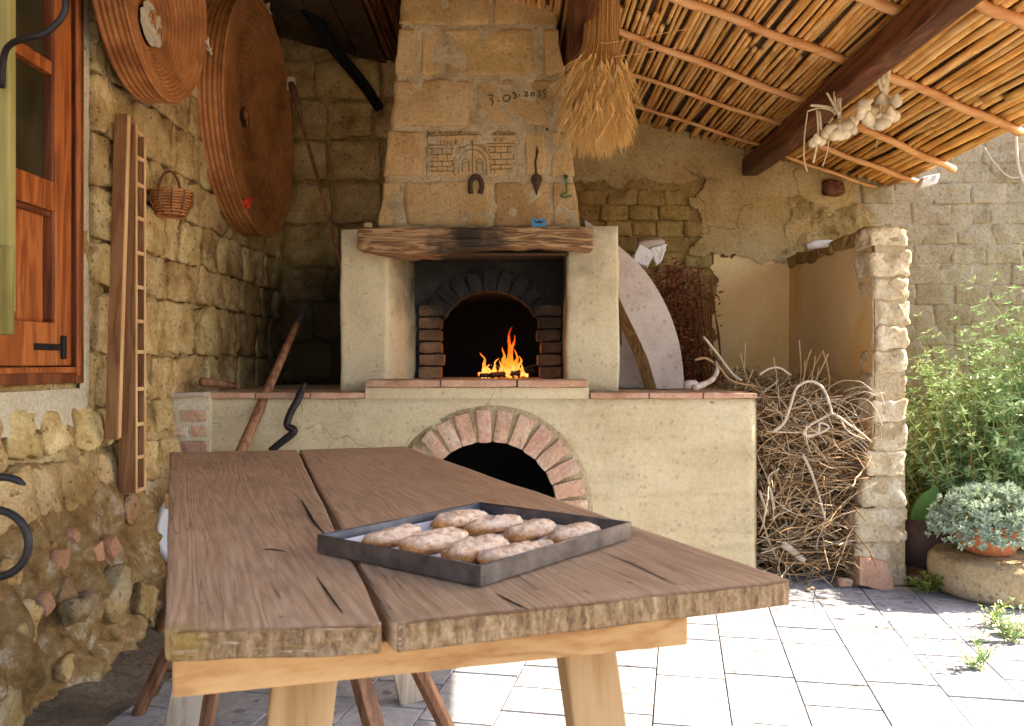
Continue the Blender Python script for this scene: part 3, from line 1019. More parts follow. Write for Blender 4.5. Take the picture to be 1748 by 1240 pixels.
def forward_canes():
    bm = bmesh.new()
    x = -.88
    while x < EAVE:
        tube(bm, [(x, RY0 + .02, roofz(x) + .018), (x + .004, 1.7, roofz(x) + .020), (x, 2.9, roofz(x) + .018)], .0118, 5)
        x += .027
    return bm
obj('cane', forward_canes(), M['cane'], roof, smooth=True, kind='stuff')
# the sooty planks at the top of the slope
for k in range(4):
    xa = -.90 - k * .21
    xb = xa - .203
    def f(u, t, v, xa=xa, xb=xb):
        x = xa + (xb - xa) * (v + .5)
        return Vector((x, 3.0 + (u + .5) * 3.1, roofz(x) + .012 + t * .03))
    obj('plank', block(f, (3.1, .03, .2), cuts=5, rnd=.006, amp=.008, nscale=6), M['roofmud'], roof)
def on_roof(px, py, dz=-.012):
    "the point of the roof's underside seen at a place of the photograph"
    a = (px - 874) / F; b = (620 - py) / F
    Y = (3.071 + dz - H) / (b + .2503 * a)
    return Vector((a * Y, Y, H + b * Y))
def battens():
    def span(a, b, r, bow=0.0, mid=None):
        p, q = on_roof(*a), on_roof(*b)
        pts = [p.lerp(q, i / 14) + Vector((0, .010 * math.sin(i * .9 + r * 900), 0)) for i in range(15)]
        rads = [r * (1.12 if i % 4 == 2 else 1.0) for i in range(15)]
        bm = bmesh.new()
        tube(bm, pts, rads, 8)
        obj('batten', bm, M['batten'], roof, smooth=True)
    span((1130, -12), (1452, 108), .0215)
    span((1500, 122), (1742, 226), .0215)
    span((1030, 45), (1384, 178), .019)
    span((1462, 215), (1628, 290), .021)
    span((1000, 100), (1345, 218), .0135)
    span((1392, 248), (1568, 312), .018)
    span((1020, 160), (1310, 253), .012)
    span((1340, 268), (1502, 323), .012)
    span((1620, -18), (1795, 62), .024)
    span((1310, -60), (1540, 20), .024)
battens()
def rafters():
    for (x, w_, h_, d) in ((1.69, .128, .14, 0), (.355, .12, .15, 0)):
        def f(u, t, v, x=x, w_=w_, h_=h_):
            y = RY0 + .05 + (u + .5) * (YB + .15 - RY0)
            return Vector((x + t * w_ + .012 * math.sin(y * 1.3), y, roofz(x) - .03 - h_ / 2 + v * h_ + .008 * math.sin(y * 2.1)))
        obj('rafter', block(f, (5.6, w_, h_), cuts=8, rnd=.022, amp=.014, nscale=4), M['rafter'], roof, smooth=True)
    def f(u, t, v):    # the stub of a second rafter let into the wall
        return Vector((2.285 + t * .15, YB - .10 + (u + .5) * .2, roofz(2.285) - .10 + v * .11))
    obj('rafter', block(f, (.2, .16, .13), cuts=4, rnd=.03, amp=.015, nscale=8), M['rafter'], roof, smooth=True)
    # black pole under the roof in the dark corner
    a, b = P(500, -15, 5.35), P(648, 184, 5.95)
    bm = bmesh.new()
    tube(bm, [a.lerp(b, i / 10) + Vector((0, 0, .012 * math.sin(i))) for i in range(11)], [.045 - .001 * i for i in range(11)], 8)
    obj('pole', bm, M['black'], roof, smooth=True)
rafters()
# barrel tiles at the eave: their rounded ends throw the scalloped shadow
def eave_tiles():
    bm = bmesh.new()
    segs = 7
    for s, rr in ((1, .078), (-1, .070)):
        pass
    prof = [(.080 * math.cos(math.pi * k / segs), .066 * math.sin(math.pi * k / segs)) for k in range(segs + 1)]
    inn = [(c * .84, z * .82) for c, z in prof]
    L = .48
    A = [bm.verts.new((0, c, z)) for c, z in prof]; B = [bm.verts.new((-L, c * .85, z * .85)) for c, z in prof]
    A2 = [bm.verts.new((0, c, z)) for c, z in inn]; B2 = [bm.verts.new((-L, c * .85, z * .85)) for c, z in inn]
    for k in range(segs):
        bm.faces.new((A[k], A[k + 1], B[k + 1], B[k])); bm.faces.new((A2[k + 1], A2[k], B2[k], B2[k + 1]))
        bm.faces.new((A[k + 1], A[k], A2[k], A2[k + 1])); bm.faces.new((B[k], B[k + 1], B2[k + 1], B2[k]))
    bmesh.ops.recalc_face_normals(bm, faces=bm.faces)
    me = bpy.data.meshes.new('roof_tile'); bm.to_mesh(me); bm.free()
    me.materials.append(M['rooftile'])
    y = RY0 + .1
    while y < YB:
        inst('roof_tile', me, roof, (EAVE + .055 + R.uniform(-.01, .01), y, roofz(EAVE) + .098), (0, slope, R.uniform(-.02, .02)))
        y += .166
eave_tiles()

# ------------------------------------------------------------------ the oven
oven = thing('bread_oven', (-.14, 4.5, 0), 'yellow plastered wood fired bread oven with a tapered stone chimney, fire burning inside', 'oven')
YO = 4.28
CX0, CX1 = -1.517, 1.237
CZ = 1.0
AX, AZ, RI, RO = -.115, .418, .335, .495
def counter_front():
    def fn(u, v):
        y = YO + .006 + .010 * fbm((u * 1.6, v * 1.6, 3), 4) + .003 * fbm((u * 9, v * 9, 5), 3)
        ex = max(0, .012 - (CX1 - u)); ez = max(0, .014 - (CZ - .03 - v))
        return Vector((u, y + (ex + ez) * .9, v))
    def keep(u, v):
        d = math.hypot(u - AX, v - AZ)
        return not ((v > AZ and d < .41) or (v <= AZ and abs(u - AX) < .41))
    a = sheet(fn, CX0, CX1, -.01, CZ - .03, .02, keep)
    b = sheet(lambda u, v: Vector((CX1 - .001 + .004 * fbm((u * 5, v * 5, 2)), u, v)), YO + .008, 5.6, -.01, CZ - .03, .05)
    return merge(a, b)
obj('counter_front', counter_front(), M['plaster'], oven, smooth=True)
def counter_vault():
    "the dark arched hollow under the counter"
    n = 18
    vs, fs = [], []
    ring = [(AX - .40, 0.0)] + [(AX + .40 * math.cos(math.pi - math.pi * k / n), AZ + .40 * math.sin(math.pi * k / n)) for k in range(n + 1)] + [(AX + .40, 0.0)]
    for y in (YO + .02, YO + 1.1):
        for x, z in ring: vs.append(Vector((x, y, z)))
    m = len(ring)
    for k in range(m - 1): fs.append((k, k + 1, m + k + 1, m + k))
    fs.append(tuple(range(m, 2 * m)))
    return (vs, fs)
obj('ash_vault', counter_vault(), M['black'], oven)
def counter_top():
    bm = bmesh.new()
    box(bm, (-.23, 5.18, CZ - .018), (2.92, 1.70, .028))
    return bm
obj('counter_top', counter_top(), M['plaster'], oven)
# arch of limewashed bricks, each on its radius
for a in (-67, -54, -41, -28.5, -16.5, -3.5, 9.5, 23, 36.5, 50, 63, 76.5, 89):
    t = rad(a)
    cx, cz = AX + math.sin(t) * (RI + RO) / 2, AZ + math.cos(t) * (RI + RO) / 2
    hw = .039 + R.uniform(-.003, .003)
    hl = (RO - RI) / 2 + R.uniform(-.008, .004)
    ru = Vector((math.sin(t), math.cos(t))); tu = Vector((math.cos(t), -math.sin(t)))
    def f(u, d, v, cx=cx, cz=cz, hw=hw, hl=hl, ru=ru, tu=tu):
        q = Vector((cx, cz)) + tu * (u * 2 * hw * (1 + .10 * v)) + ru * (v * 2 * hl)
        return Vector((q.x, YO - .020 + (d + .5) * .16, q.y))
    obj('brick', block(f, (2 * hw, .16, 2 * hl), cuts=4, rnd=.007, amp=.006, nscale=18, chip=.016), M['brick'], oven)
def arch_mortar():
    n = 60
    vs, fs = [], []
    for k in range(n + 1):
        t = rad(-100 + 200 * k / n)
        for rr, y in ((RI + .004, YO + .10), (RI + .005, YO - .0025), (RO + .016, YO - .0015), (RO + .03, YO + .010)):
            j = .006 * fbm((k * .6, rr * 9, 2), 3)
            vs.append(Vector((AX + math.sin(t) * (rr + j), y + j * .7, AZ + math.cos(t) * (rr + j))))
    for k in range(n):
        for q in range(3):
            a = k * 4 + q
            fs.append((a, a + 1, a + 5, a + 4))
    return (vs, fs)
obj('arch_mortar', arch_mortar(), M['chim_mortar'], oven, smooth=True)
# terracotta edge of the counter
def edge(name, x0, x1, y0, y1, z0, z1, m, n):
    xs = [x0 + (x1 - x0) * k / n + (R.uniform(-.02, .02) if 0 < k < n else 0) for k in range(n + 1)]
    for a, b in zip(xs, xs[1:]):
        def f(u, t, v, a=a, b=b):
            return Vector((a + .0015 + (u + .5) * (b - a - .003), y0 + (t + .5) * (y1 - y0), z0 + (v + .5) * (z1 - z0)))
        obj(name, block(f, (b - a - .003, y1 - y0, z1 - z0), cuts=4, rnd=.007, amp=.004, nscale=16, chip=.008), m, oven)
edge('edge_slab', -1.54, -.742, YO - .012, YO + .30, CZ - .030, CZ + .002, M['cotto'], 3)
edge('edge_slab', .392, 1.238, YO - .012, YO + .30, CZ - .030, CZ + .002, M['cotto'], 3)
edge('sill_slab', -.738, .386, YO - .035, YO + .35, CZ + .028, CZ + .066, M['cotto'], 3)
def under_sill():
    bm = bmesh.new()
    box(bm, (-.176, YO + .26, CZ - .002), (1.13, .50, .056))
    box(bm, (-.176, YO + .75, CZ + .030), (1.18, .86, .060))
    return bm
obj('sill_bed', under_sill(), M['plaster'], oven)
# limewashed brickwork at the end of the counter
def end_bricks():
    z = .30
    row = 0
    while z < .985:
        h = .078
        cuts_ = [-1.775, -1.665, -1.52] if row % 2 else [-1.775, -1.61, -1.52]
        for a, b in zip(cuts_, cuts_[1:]):
            if z + h > 1.0: break
            obj('brick', block_xz(((a + .009, z + .008), (b - .009, z + .008), (b - .009, z + h - .006), (a + .009, z + h - .008)), YO - .040, .12, cuts=3, rnd=.008, amp=.007, nscale=16, chip=.014), M['brick'], oven)
        z += h
        row += 1
    bm = bmesh.new()
    box(bm, (-1.66, YO + .06, .50), (.29, .182, 1.0))
    obj('brick_mortar', bm, M['lime'], oven)
    bm = bmesh.new()
    box(bm, (-1.655, YO + .02, .992), (.27, .20, .018), Euler((0, rad(-2), 0)))
    obj('end_slab', bm, M['greyboard'], oven)
end_bricks()

# the fire block: two jambs, the sooty back of the niche, the lintel
YJ = 4.45
def jamb(outer, inner_f, inner_b, z0, z1, yb, m, flip):
    def f(u, t, v):
        k = t + .5
        inn = inner_f + (inner_b - inner_f) * k
        x = outer + (inn - outer) * (u + .5)
        return Vector((x, YJ + k * (yb - YJ), z0 + (v + .5) * (z1 - z0)))
    q = block(f, (abs(inner_f - outer), yb - YJ, z1 - z0), cuts=14, rnd=.007, amp=.012, nscale=3.2)
    for p in q[0]:
        p.y += .003 * fbm((p.x * 9, p.z * 9, 1), 3)
    if flip: q = (q[0], [list(reversed(x)) for x in q[1]])
    obj('jamb', q, m, oven, smooth=True)
jamb(-.900, -.655, -.540, CZ - .002, 1.852, 4.84, M['plaster_soot'], False)
jamb(.562, .286, .283, CZ - .002, 1.872, 4.84, M['plaster_soot'], True)
def rear_block():
    bm = bmesh.new()
    box(bm, (-.72, 5.35, 1.41), (.34, 1.04, .86))
    box(bm, (.43, 5.35, 1.41), (.25, 1.04, .86))
    box(bm, (-.17, 5.5, 1.845), (1.44, .9, .03))
    return bm
obj('oven_body', rear_block(), M['plaster'], oven)
# back of the niche: mouth with brick sides and a sooted arch
YN = 4.80
MX, MW, MZ = -.125, .275, 1.30
def niche_back():
    def fn(u, v): return Vector((u, YN + .012 + .012 * fbm((u * 6, v * 6, 9), 4), v))
    def keep(u, v):
        return not ((v < MZ and abs(u - MX) < MW + .03) or (v >= MZ and math.hypot(u - MX, (v - MZ) * 1.12) < MW + .03))
    return sheet(fn, -.58, .30, CZ + .05, 1.86, .014, keep)
obj('niche_back', niche_back(), M['soot'], oven, smooth=True)
def chamber():
    vs, fs = [], []
    n = 16
    ring = [(MX - MW - .02, CZ + .055)] + [(MX + (MW + .02) * math.cos(math.pi - math.pi * k / n), MZ + (MW + .02) * math.sin(math.pi * k / n) / 1.12) for k in range(n + 1)] + [(MX + MW + .02, CZ + .055)]
    m = len(ring)
    for y, s in ((YN + .02, 1), (YN + .2, 1.0), (YN + .21, 1.35), (YN + 1.0, 1.35)):
        for x, z in ring: vs.append(Vector((MX + (x - MX) * s, y, CZ + .055 + (z - CZ - .055) * (1 if s == 1 else 1.0))))
    for r_ in range(3):
        for k in range(m - 1):
            a = r_ * m + k
            fs.append((a, a + 1, a + m + 1, a + m))
    fs.append(tuple(range(3 * m, 4 * m)))
    return (vs, fs)
obj('fire_chamber', chamber(), M['black'], oven)
def mouth_bricks():
    for side in (-1, 1):
        z = CZ + .062
        k = 0
        while z < 1.44:
            h = .070
            w0 = MW + (R.uniform(-.012, .004) if k % 2 else R.uniform(-.004, .012))
            if z > 1.30: w0 -= (z - 1.30) * .15
            w1 = .40 if side < 0 else .403
            a, b = sorted((MX + side * w0, MX + side * w1))
            obj('mouth_brick', block_xz(((a, z + .0025), (b, z + .0025), (b, z + h - .003), (a, z + h - .003)), YN - .022 + R.uniform(-.006, .006), .20, cuts=3, rnd=.009, amp=.007, nscale=16, chip=.012), M['brick_warm'], oven)
            z += h
            k += 1
    for k in range(11):
        t = rad(-75 + 15 * k)
        cx = MX + math.sin(t) * (MW + .055); cz = MZ + .02 + math.cos(t) * (MW + .055) / 1.12
        ru = Vector((math.sin(t), math.cos(t))); tu = Vector((math.cos(t), -math.sin(t)))
        def f(u, d, v, cx=cx, cz=cz, ru=ru, tu=tu):
            q = Vector((cx, cz)) + tu * (u * .074) + ru * (v * .12)
            return Vector((q.x, YN - .012 + (d + .5) * .14, q.y))
        if cz > 1.40: obj('arch_brick', block(f, (.074, .14, .12), cuts=3, rnd=.008, amp=.008, nscale=16, chip=.012), M['soot'], oven)
mouth_bricks()
def niche_lid():
    bm = bmesh.new()
    box(bm, (-.19, 4.66, 1.735), (.98, .40, .02))
    return bm
obj('niche_lid', niche_lid(), M['soot'], oven)
def iron_strip():
    bm = bmesh.new()
    box(bm, (-.18, 4.43, 1.716), (.95, .05, .008))
    return bm
obj('iron_strip', iron_strip(), M['rust'], oven)
def lintel():
    x0, x1, YL = -.785, .412, 4.29
    def f(u, t, v):
        x = x0 + (u + .5) * (x1 - x0)
        zb = 1.722 + .018 * math.sin(x * 5 + 1) + .014 * fbm((x * 6, 0, 2), 3)
        zt = 1.838 + .006 * fbm((x * 4, 3, 2), 3)
        y = YL + (t + .5) * .30
        z = zb + (v + .5) * (zt - zb)
        gr = fbm((x * 1.3, z * 26, y * 10), 4)
        return Vector((x, y + (.026 * gr if t < 0 else 0), z))
    q = block(f, (1.2, .30, .12), cuts=30, rnd=.016, amp=.006, nscale=10)
    obj('lintel', q, M['lintel'], oven, smooth=True)
lintel()
# the fire
def flames():
    bm = bmesh.new()
    spec = [(825, 40), (834, 20), (846, 30), (855, 26), (862, 50), (869, 84), (875, 70), (882, 46), (890, 24), (866, 36), (878, 30), (871, 60), (864, 20), (858, 36), (886, 34), (828, 24), (840, 12)]
    for i, (px, h) in enumerate(spec):
        Y = YN + .13 + (i % 4) * .022
        b = P(px, 644, Y)
        hh = h * Y / F
        w0 = .010 + .012 * h / 90
        n = 16
        pts, rs = [], []
        ph = i * 1.7
        for k in range(n + 1):
            t = k / n
            pts.append(Vector((b.x + .016 * math.sin(t * 4.2 + ph) * t + .012 * t * math.sin(ph), b.y + .012 * math.sin(t * 5 + ph * 2), CZ + .075 + hh * t)))
            pts[-1] += Vector((mn.noise(Vector((i * 3.1, t * 3.5, 1))), 0, 0)) * .022 * t
            rs.append(w0 * (1 + .5 * mn.noise(Vector((i * 2.3, t * 6, 5)))) * (math.sin(min(1, t * 2.6 + .25) * math.pi / 2) * (1 - t) ** .75) + .0006)
        tube(bm, pts, rs, 7)
    return bm
obj('flame', flames(), M['flame'], oven, smooth=True)
def embers():
    bm = bmesh.new()
    for i in range(60):
        p = P(R.uniform(818, 900), 640, YN + R.uniform(.10, .30))
        s = R.uniform(.006, .014)
        box(bm, (p.x, p.y, CZ + .066 + R.uniform(0, .02)), (s * 1.6, s, s), Euler((R.uniform(0, 3), R.uniform(0, 3), R.uniform(0, 3))))
    for i in range(26):
        p = P(R.uniform(826, 900), 625, YN + R.uniform(.12, .2))
        s = .0022
        box(bm, (p.x, p.y, CZ + .08 + R.uniform(0, .10) ** 1.2), (s, s, s * 2))
    return bm
obj('ember', embers(), M['ember'], oven, kind='stuff')
def firelogs():
    for (a, b, r) in (((838, 641), (912, 634), .017), ((820, 641), (884, 641), .013), ((872, 640), (930, 618), .010), ((886, 640), (846, 626), .011)):
        bm = bmesh.new()
        p, q = P(*a, YN + .10), P(*b, YN + .24)
        tube(bm, [p.lerp(q, i / 5) for i in range(6)], r, 7)
        obj('burning_log', bm, M['soot'], oven)
firelogs()
fl = bpy.data.lights.new('fire_glow', 'POINT')
fl.energy = .9
fl.color = (1.0, .36, .08)
fl.shadow_soft_size = .06
fo = bpy.data.objects.new('fire_glow', fl)
fo.location = (-.03, YN + .14, 1.20)
col.objects.link(fo)

# chimney of tufa blocks
chim = bpy.data.objects.new('chimney', None)
col.objects.link(chim)
chim.location = (-.17, 4.8, 1.86)
adopt(chim, oven)
YC = 4.55
def cxl(py): return 645 + 40 * (388 - py) / 388
def cxr(py): return 991 - 41 * (388 - py) / 388
def XZ(px, py):
    v = P(px, py, YC)
    return (v.x, v.z)
def chimney_core():
    bm = bmesh.new()
    lo = [XZ(cxl(388) + 4, 388), XZ(cxr(388) - 4, 388)]
    hi = [XZ(cxl(-45) + 5, -45), XZ(cxr(-45) - 5, -45)]
    v = [bm.verts.new(q) for q in ((lo[0][0], YC + .022, lo[0][1]), (lo[1][0], YC + .022, lo[1][1]), (hi[1][0], YC + .022, hi[1][1]), (hi[0][0], YC + .022, hi[0][1]),
                                   (lo[0][0], YC + .9, lo[0][1]), (lo[1][0], YC + .9, lo[1][1]), (hi[1][0], YC + .75, hi[1][1]), (hi[0][0], YC + .75, hi[0][1]))]
    for q in ((0, 1, 2, 3), (5, 4, 7, 6), (4, 0, 3, 7), (1, 5, 6, 2), (3, 2, 6, 7), (4, 5, 1, 0)): bm.faces.new([v[i] for i in q])
    bmesh.ops.subdivide_edges(bm, edges=bm.edges[:], cuts=44, use_grid_fill=True)
    for q in bm.verts: q.co += Vector((0, -.0145 + .016 * fbm(q.co * 9, 4), 0))
    return bm
obj('chimney_core', chimney_core(), M['chim_mortar'], chim, smooth=True)
rows = [(-46, 42, [(None, 835), (841, None)]),
        (49, 128, [(None, 709), (719, 750), (757, 909), (928, None)]),
        (135, 216, [(None, 803), (812, None)]),
        (223, 302, [(None, 724), (731, 886), (897, 930), (941, None)]),
        (310, 386, [(None, 683), (689, 836), (842, 938), (944, None)])]
chim_blocks = {}
for ri, (ya, yb, st) in enumerate(rows):
    for si, (l, r) in enumerate(st):
        q = (XZ(l if l else cxl(yb) + R.uniform(-2, 2), yb), XZ(r if r else cxr(yb) + R.uniform(-2, 2), yb), XZ(r if r else cxr(ya) + R.uniform(-2, 2), ya), XZ(l if l else cxl(ya) + R.uniform(-2, 2), ya))
        edge_ = l is None or r is None
        flat = (ri, si) in ((3, 1), (2, 1))
        o = obj('chimney_stone', block_xz(q, YC + (.006 if flat else R.uniform(-.006, .004)), .5 if edge_ else .12, cuts=13, rnd=.010, amp=.003 if flat else .011, nscale=9, chip=.006 if flat else .03), M['chim'], chim, smooth=True)
        chim_blocks[(ri, si)] = o

# writing scratched and painted on the chimney
def strokes(name, polylines, r, m, parent, Y, press=.55):
    bm = bmesh.new()
    for pl in polylines:
        pts = [P(px, py, Y) for px, py in pl]
        rings = tube(bm, pts, r, 5)
        for rg in rings:
            c = sum((v.co for v in rg), Vector()) / len(rg)
            for v in rg: v.co.y = c.y + (v.co.y - c.y) * press
    return obj(name, bm, m, parent, smooth=True)
def Z2(px, py): return (800 + px / 5.638, 130 + py / 5.638)    # enlargement of the date
date = [[(185, 192), (205, 186), (238, 185), (225, 215), (212, 228), (230, 235), (236, 252), (228, 270), (218, 284)],
        [(280, 241), (298, 240)],
        [(362, 182), (340, 196), (332, 220), (342, 242), (366, 244), (390, 228), (400, 202), (388, 184), (366, 182)],
        [(418, 168), (436, 160), (452, 166), (450, 178), (436, 184), (456, 188), (464, 200), (452, 212), (430, 215)],
        [(486, 186), (496, 186)],
        [(538, 162), (552, 152), (564, 156), (562, 168), (550, 182), (534, 194), (556, 195), (576, 190)],
        [(612, 160), (602, 170), (600, 186), (612, 194), (628, 188), (634, 172), (624, 160), (612, 160)],
        [(664, 155), (684, 142), (686, 175), (688, 206)], [(668, 196), (690, 190)],
        [(728, 160), (716, 152), (714, 138), (728, 132), (742, 142), (738, 160), (722, 166), (738, 178), (742, 196), (730, 210), (708, 212)]]
strokes('painted_date', [[Z2(*p) for p in pl] for pl in date], .0036, M['ink'], chim, YC - .003)
def Z3(px, py): return (710 + px / 8.74, 205 + py / 8.74)
carv = []
def arc(cx, cy, r, a0, a1, n=14, sy=1.0): return [(cx + r * math.cos(rad(a0 + (a1 - a0) * k / n)), cy - sy * r * math.sin(rad(a0 + (a1 - a0) * k / n))) for k in range(n + 1)]
carv += [[(175, 150), (165, 500), (160, 820)], [(190, 240), (820, 222), (1500, 225)], [(190, 375), (560, 380)], [(1060, 355), (1480, 350)],
         arc(845, 640, 270, 10, 170), arc(845, 640, 200, 0, 180), [(845, 310), (845, 800)], [(575, 640), (570, 800)], [(1050, 640), (1050, 800)], [(1115, 640), (1115, 800)], [(645, 640), (640, 800)],
         [(680, 620), (740, 570), (800, 620), (790, 640), (690, 640)], [(900, 620), (950, 570), (1000, 620), (990, 640), (910, 640)], [(690, 640), (690, 780)], [(790, 640), (790, 760)], [(910, 640), (910, 760)], [(1000, 640), (995, 760)],
         [(945, 380), (980, 362), (1040, 420), (1010, 450)], [(1075, 420), (1100, 470)],
         [(640, 420), (690, 400), (720, 440)], [(590, 480), (650, 420)]]
yy = 375
for k, y in enumerate((400, 490, 590, 670, 735)):
    x0 = 1090 + (k > 1) * 40
    carv.append([(x0, y), (1480 - (k % 2) * 60, y - 6)])
    for x in range(1180 + (k % 2) * 90, 1480, 185): carv.append([(x, y), (x - 3, y + 78 if k < 4 else y + 50)])
    carv.append([(205, y + 30), (560 - 20 * (k % 2), y + 22)])
    for x in range(240 + (k % 2) * 80, 560, 150): carv.append([(x, y + 30), (x + 4, y + 98 if k < 4 else y + 50)])
# the letters over the arch, as far as they can be read
carv += [[(365, 300), (372, 368), (395, 366)], [(420, 300), (424, 365)], [(465, 368), (468, 300), (500, 330), (505, 366)], [(535, 366), (540, 300)],
         [(580, 366), (585, 296), (622, 306), (618, 326), (588, 330), (625, 342), (620, 362), (582, 366)],
         [(800, 318), (870, 312)], [(812, 350), (850, 340)],
         [(1075, 272), (1075, 318), (1098, 305), (1100, 284), (1078, 272)], arc(1178, 294, 20, 0, 360, 10), [(1250, 275), (1252, 312), (1270, 318), (1284, 308), (1286, 272)],
         arc(1490, 750, 40, 0, 330, 12, 1.2)]
for k in range(34):    # the pitted band along the top edge
    x = 205 + k * 38 + R.uniform(-8, 8)
    carv.append(arc(x, 195 + R.uniform(-10, 12), R.uniform(12, 24), R.uniform(0, 360), R.uniform(400, 620), 7))
strokes('carved_relief', [[Z3(*p) for p in pl] for pl in carv], .0022, M['groove'], chim, YC + .0025)
# ================================================================== THINGS
# ------------------------------------------------------------------ window in the rubble wall
win = thing('window', (wallx(2.7), 2.7, 1.07), 'varnished reddish brown wooden window with dusty panes above a solid panel', 'window')
def wb(name, y0, y1, z0, z1, x_in, x_out, m, parent, bev=.004):
    bm = bmesh.new()
    yc = (y0 + y1) / 2
    box(bm, (wallx(3) + (x_in + x_out) / 2, yc, (z0 + z1) / 2), (x_out - x_in, y1 - y0, z1 - z0), bevel=bev)
    return obj(name, bm, m, parent)
ZT = 2.95
fr = wb('frame', 3.335, 3.395, 1.07, ZT, -.10, .030, M['window_dark'], win)
wb('moulding', 3.325, 3.350, 1.10, ZT, .0285, .042, M['window'], fr, .006)
fr2 = wb('frame', 2.0, 3.333, 1.072, 1.125, -.10, .028, M['window_dark'], win)
wb('moulding', 2.0, 3.328, 1.112, 1.135, .026, .039, M['window'], fr2, .006)
sash = wb('sash_stile', 3.205, 3.322, 1.14, ZT, -.06, .018, M['window'], win)
wb('moulding', 3.195, 3.215, 1.31, ZT, -.03, .012, M['window_dark'], sash, .005)
wb('sash_rail', 2.0, 3.203, 1.14, 1.30, -.06, .017, M['window'], win)
wb('sash_rail', 2.0, 3.203, 1.72, 1.83, -.06, .017, M['window'], win)
wb('panel', 2.0, 3.192, 1.302, 1.718, -.05, -.018, M['window'], win, .012)
wb('moulding', 2.0, 3.192, 1.70, 1.7195, -.017, .006, M['window_dark'], win, .005)
wb('pane', 2.0, 3.203, 1.83, 2.235, -.030, -.022, M['glass'], win, 0)
wb('pane', 2.0, 3.203, 2.285, ZT, -.030, -.022, M['glass'], win, 0)
wb('glazing_bar', 2.0, 3.203, 2.236, 2.284, -.05, .008, M['window'], win)
hn = wb('hinge_strap', 3.06, 3.235, 1.197, 1.222, .0175, .024, M['iron'], win, .002)
wb('hinge_pin', 3.236, 3.262, 1.165, 1.255, .0185, .032, M['iron'], hn, .004)
for yy in (3.09, 3.15, 3.21): wb('nail', yy - .004, yy + .004, 1.2055, 1.2135, .0245, .028, M['iron'], hn, .001)

# open shutter edge and ironwork close to the camera
def fg_shutter():
    root = thing('window_shutter', (-1.42, 2.3, 1.22), 'pale yellow green wooden shutter swung open beside the window', 'shutter')
    bm = bmesh.new(); box(bm, (-1.498, 2.31, 2.1), (.28, .035, 1.62), bevel=.005)
    obj('board', bm, M['shutter'], root)
    bm = bmesh.new(); box(bm, (-1.492, 2.285, 1.345), (.30, .022, .24), bevel=.008)
    obj('rail', bm, M['shutter'], root)
    bm = bmesh.new()
    pts = smooth_path([P(3, 150, 2.27), P(6, 100, 2.24), P(18, 76, 2.22), P(45, 66, 2.20), P(78, 56, 2.20), P(104, 32, 2.20), P(112, 8, 2.20), P(104, -20, 2.20), P(80, -34, 2.20)], 5)
    tube(bm, pts, .0085, 8)
    obj('stay_hook', bm, M['iron'], root, smooth=True)
fg_shutter()
def ironwork():
    root = thing('wrought_iron_grille', (-1.0, 1.5, 0), 'dark wrought iron scrolls of an open grille low before the rubble wall', 'grille')
    Y = 1.5
    bm = bmesh.new(); tube(bm, [(-.98, Y, 0), (-.98, Y, 1.5)], .012, 8); obj('bar', bm, M['iron'], root, smooth=True)
    bm = bmesh.new()
    pts = [P(-8 + 57 * math.cos(rad(a)), 928 + 57 * math.sin(rad(a)), Y) for a in range(-150, 200, 12)]
    tube(bm, [(-.98, Y, pts[0].z + .0)] + pts, .0075, 8); obj('ring', bm, M['iron'], root, smooth=True)
    bm = bmesh.new()
    pts = smooth_path([(-.98, Y, .90), P(-30, 822, Y), P(0, 815, Y), P(24, 818, Y), P(44, 828, Y)], 6)
    tube(bm, pts, [.007] * (len(pts) - 4) + [.006, .005, .0035, .002], 8); obj('scroll', bm, M['iron'], root, smooth=True)
ironwork()

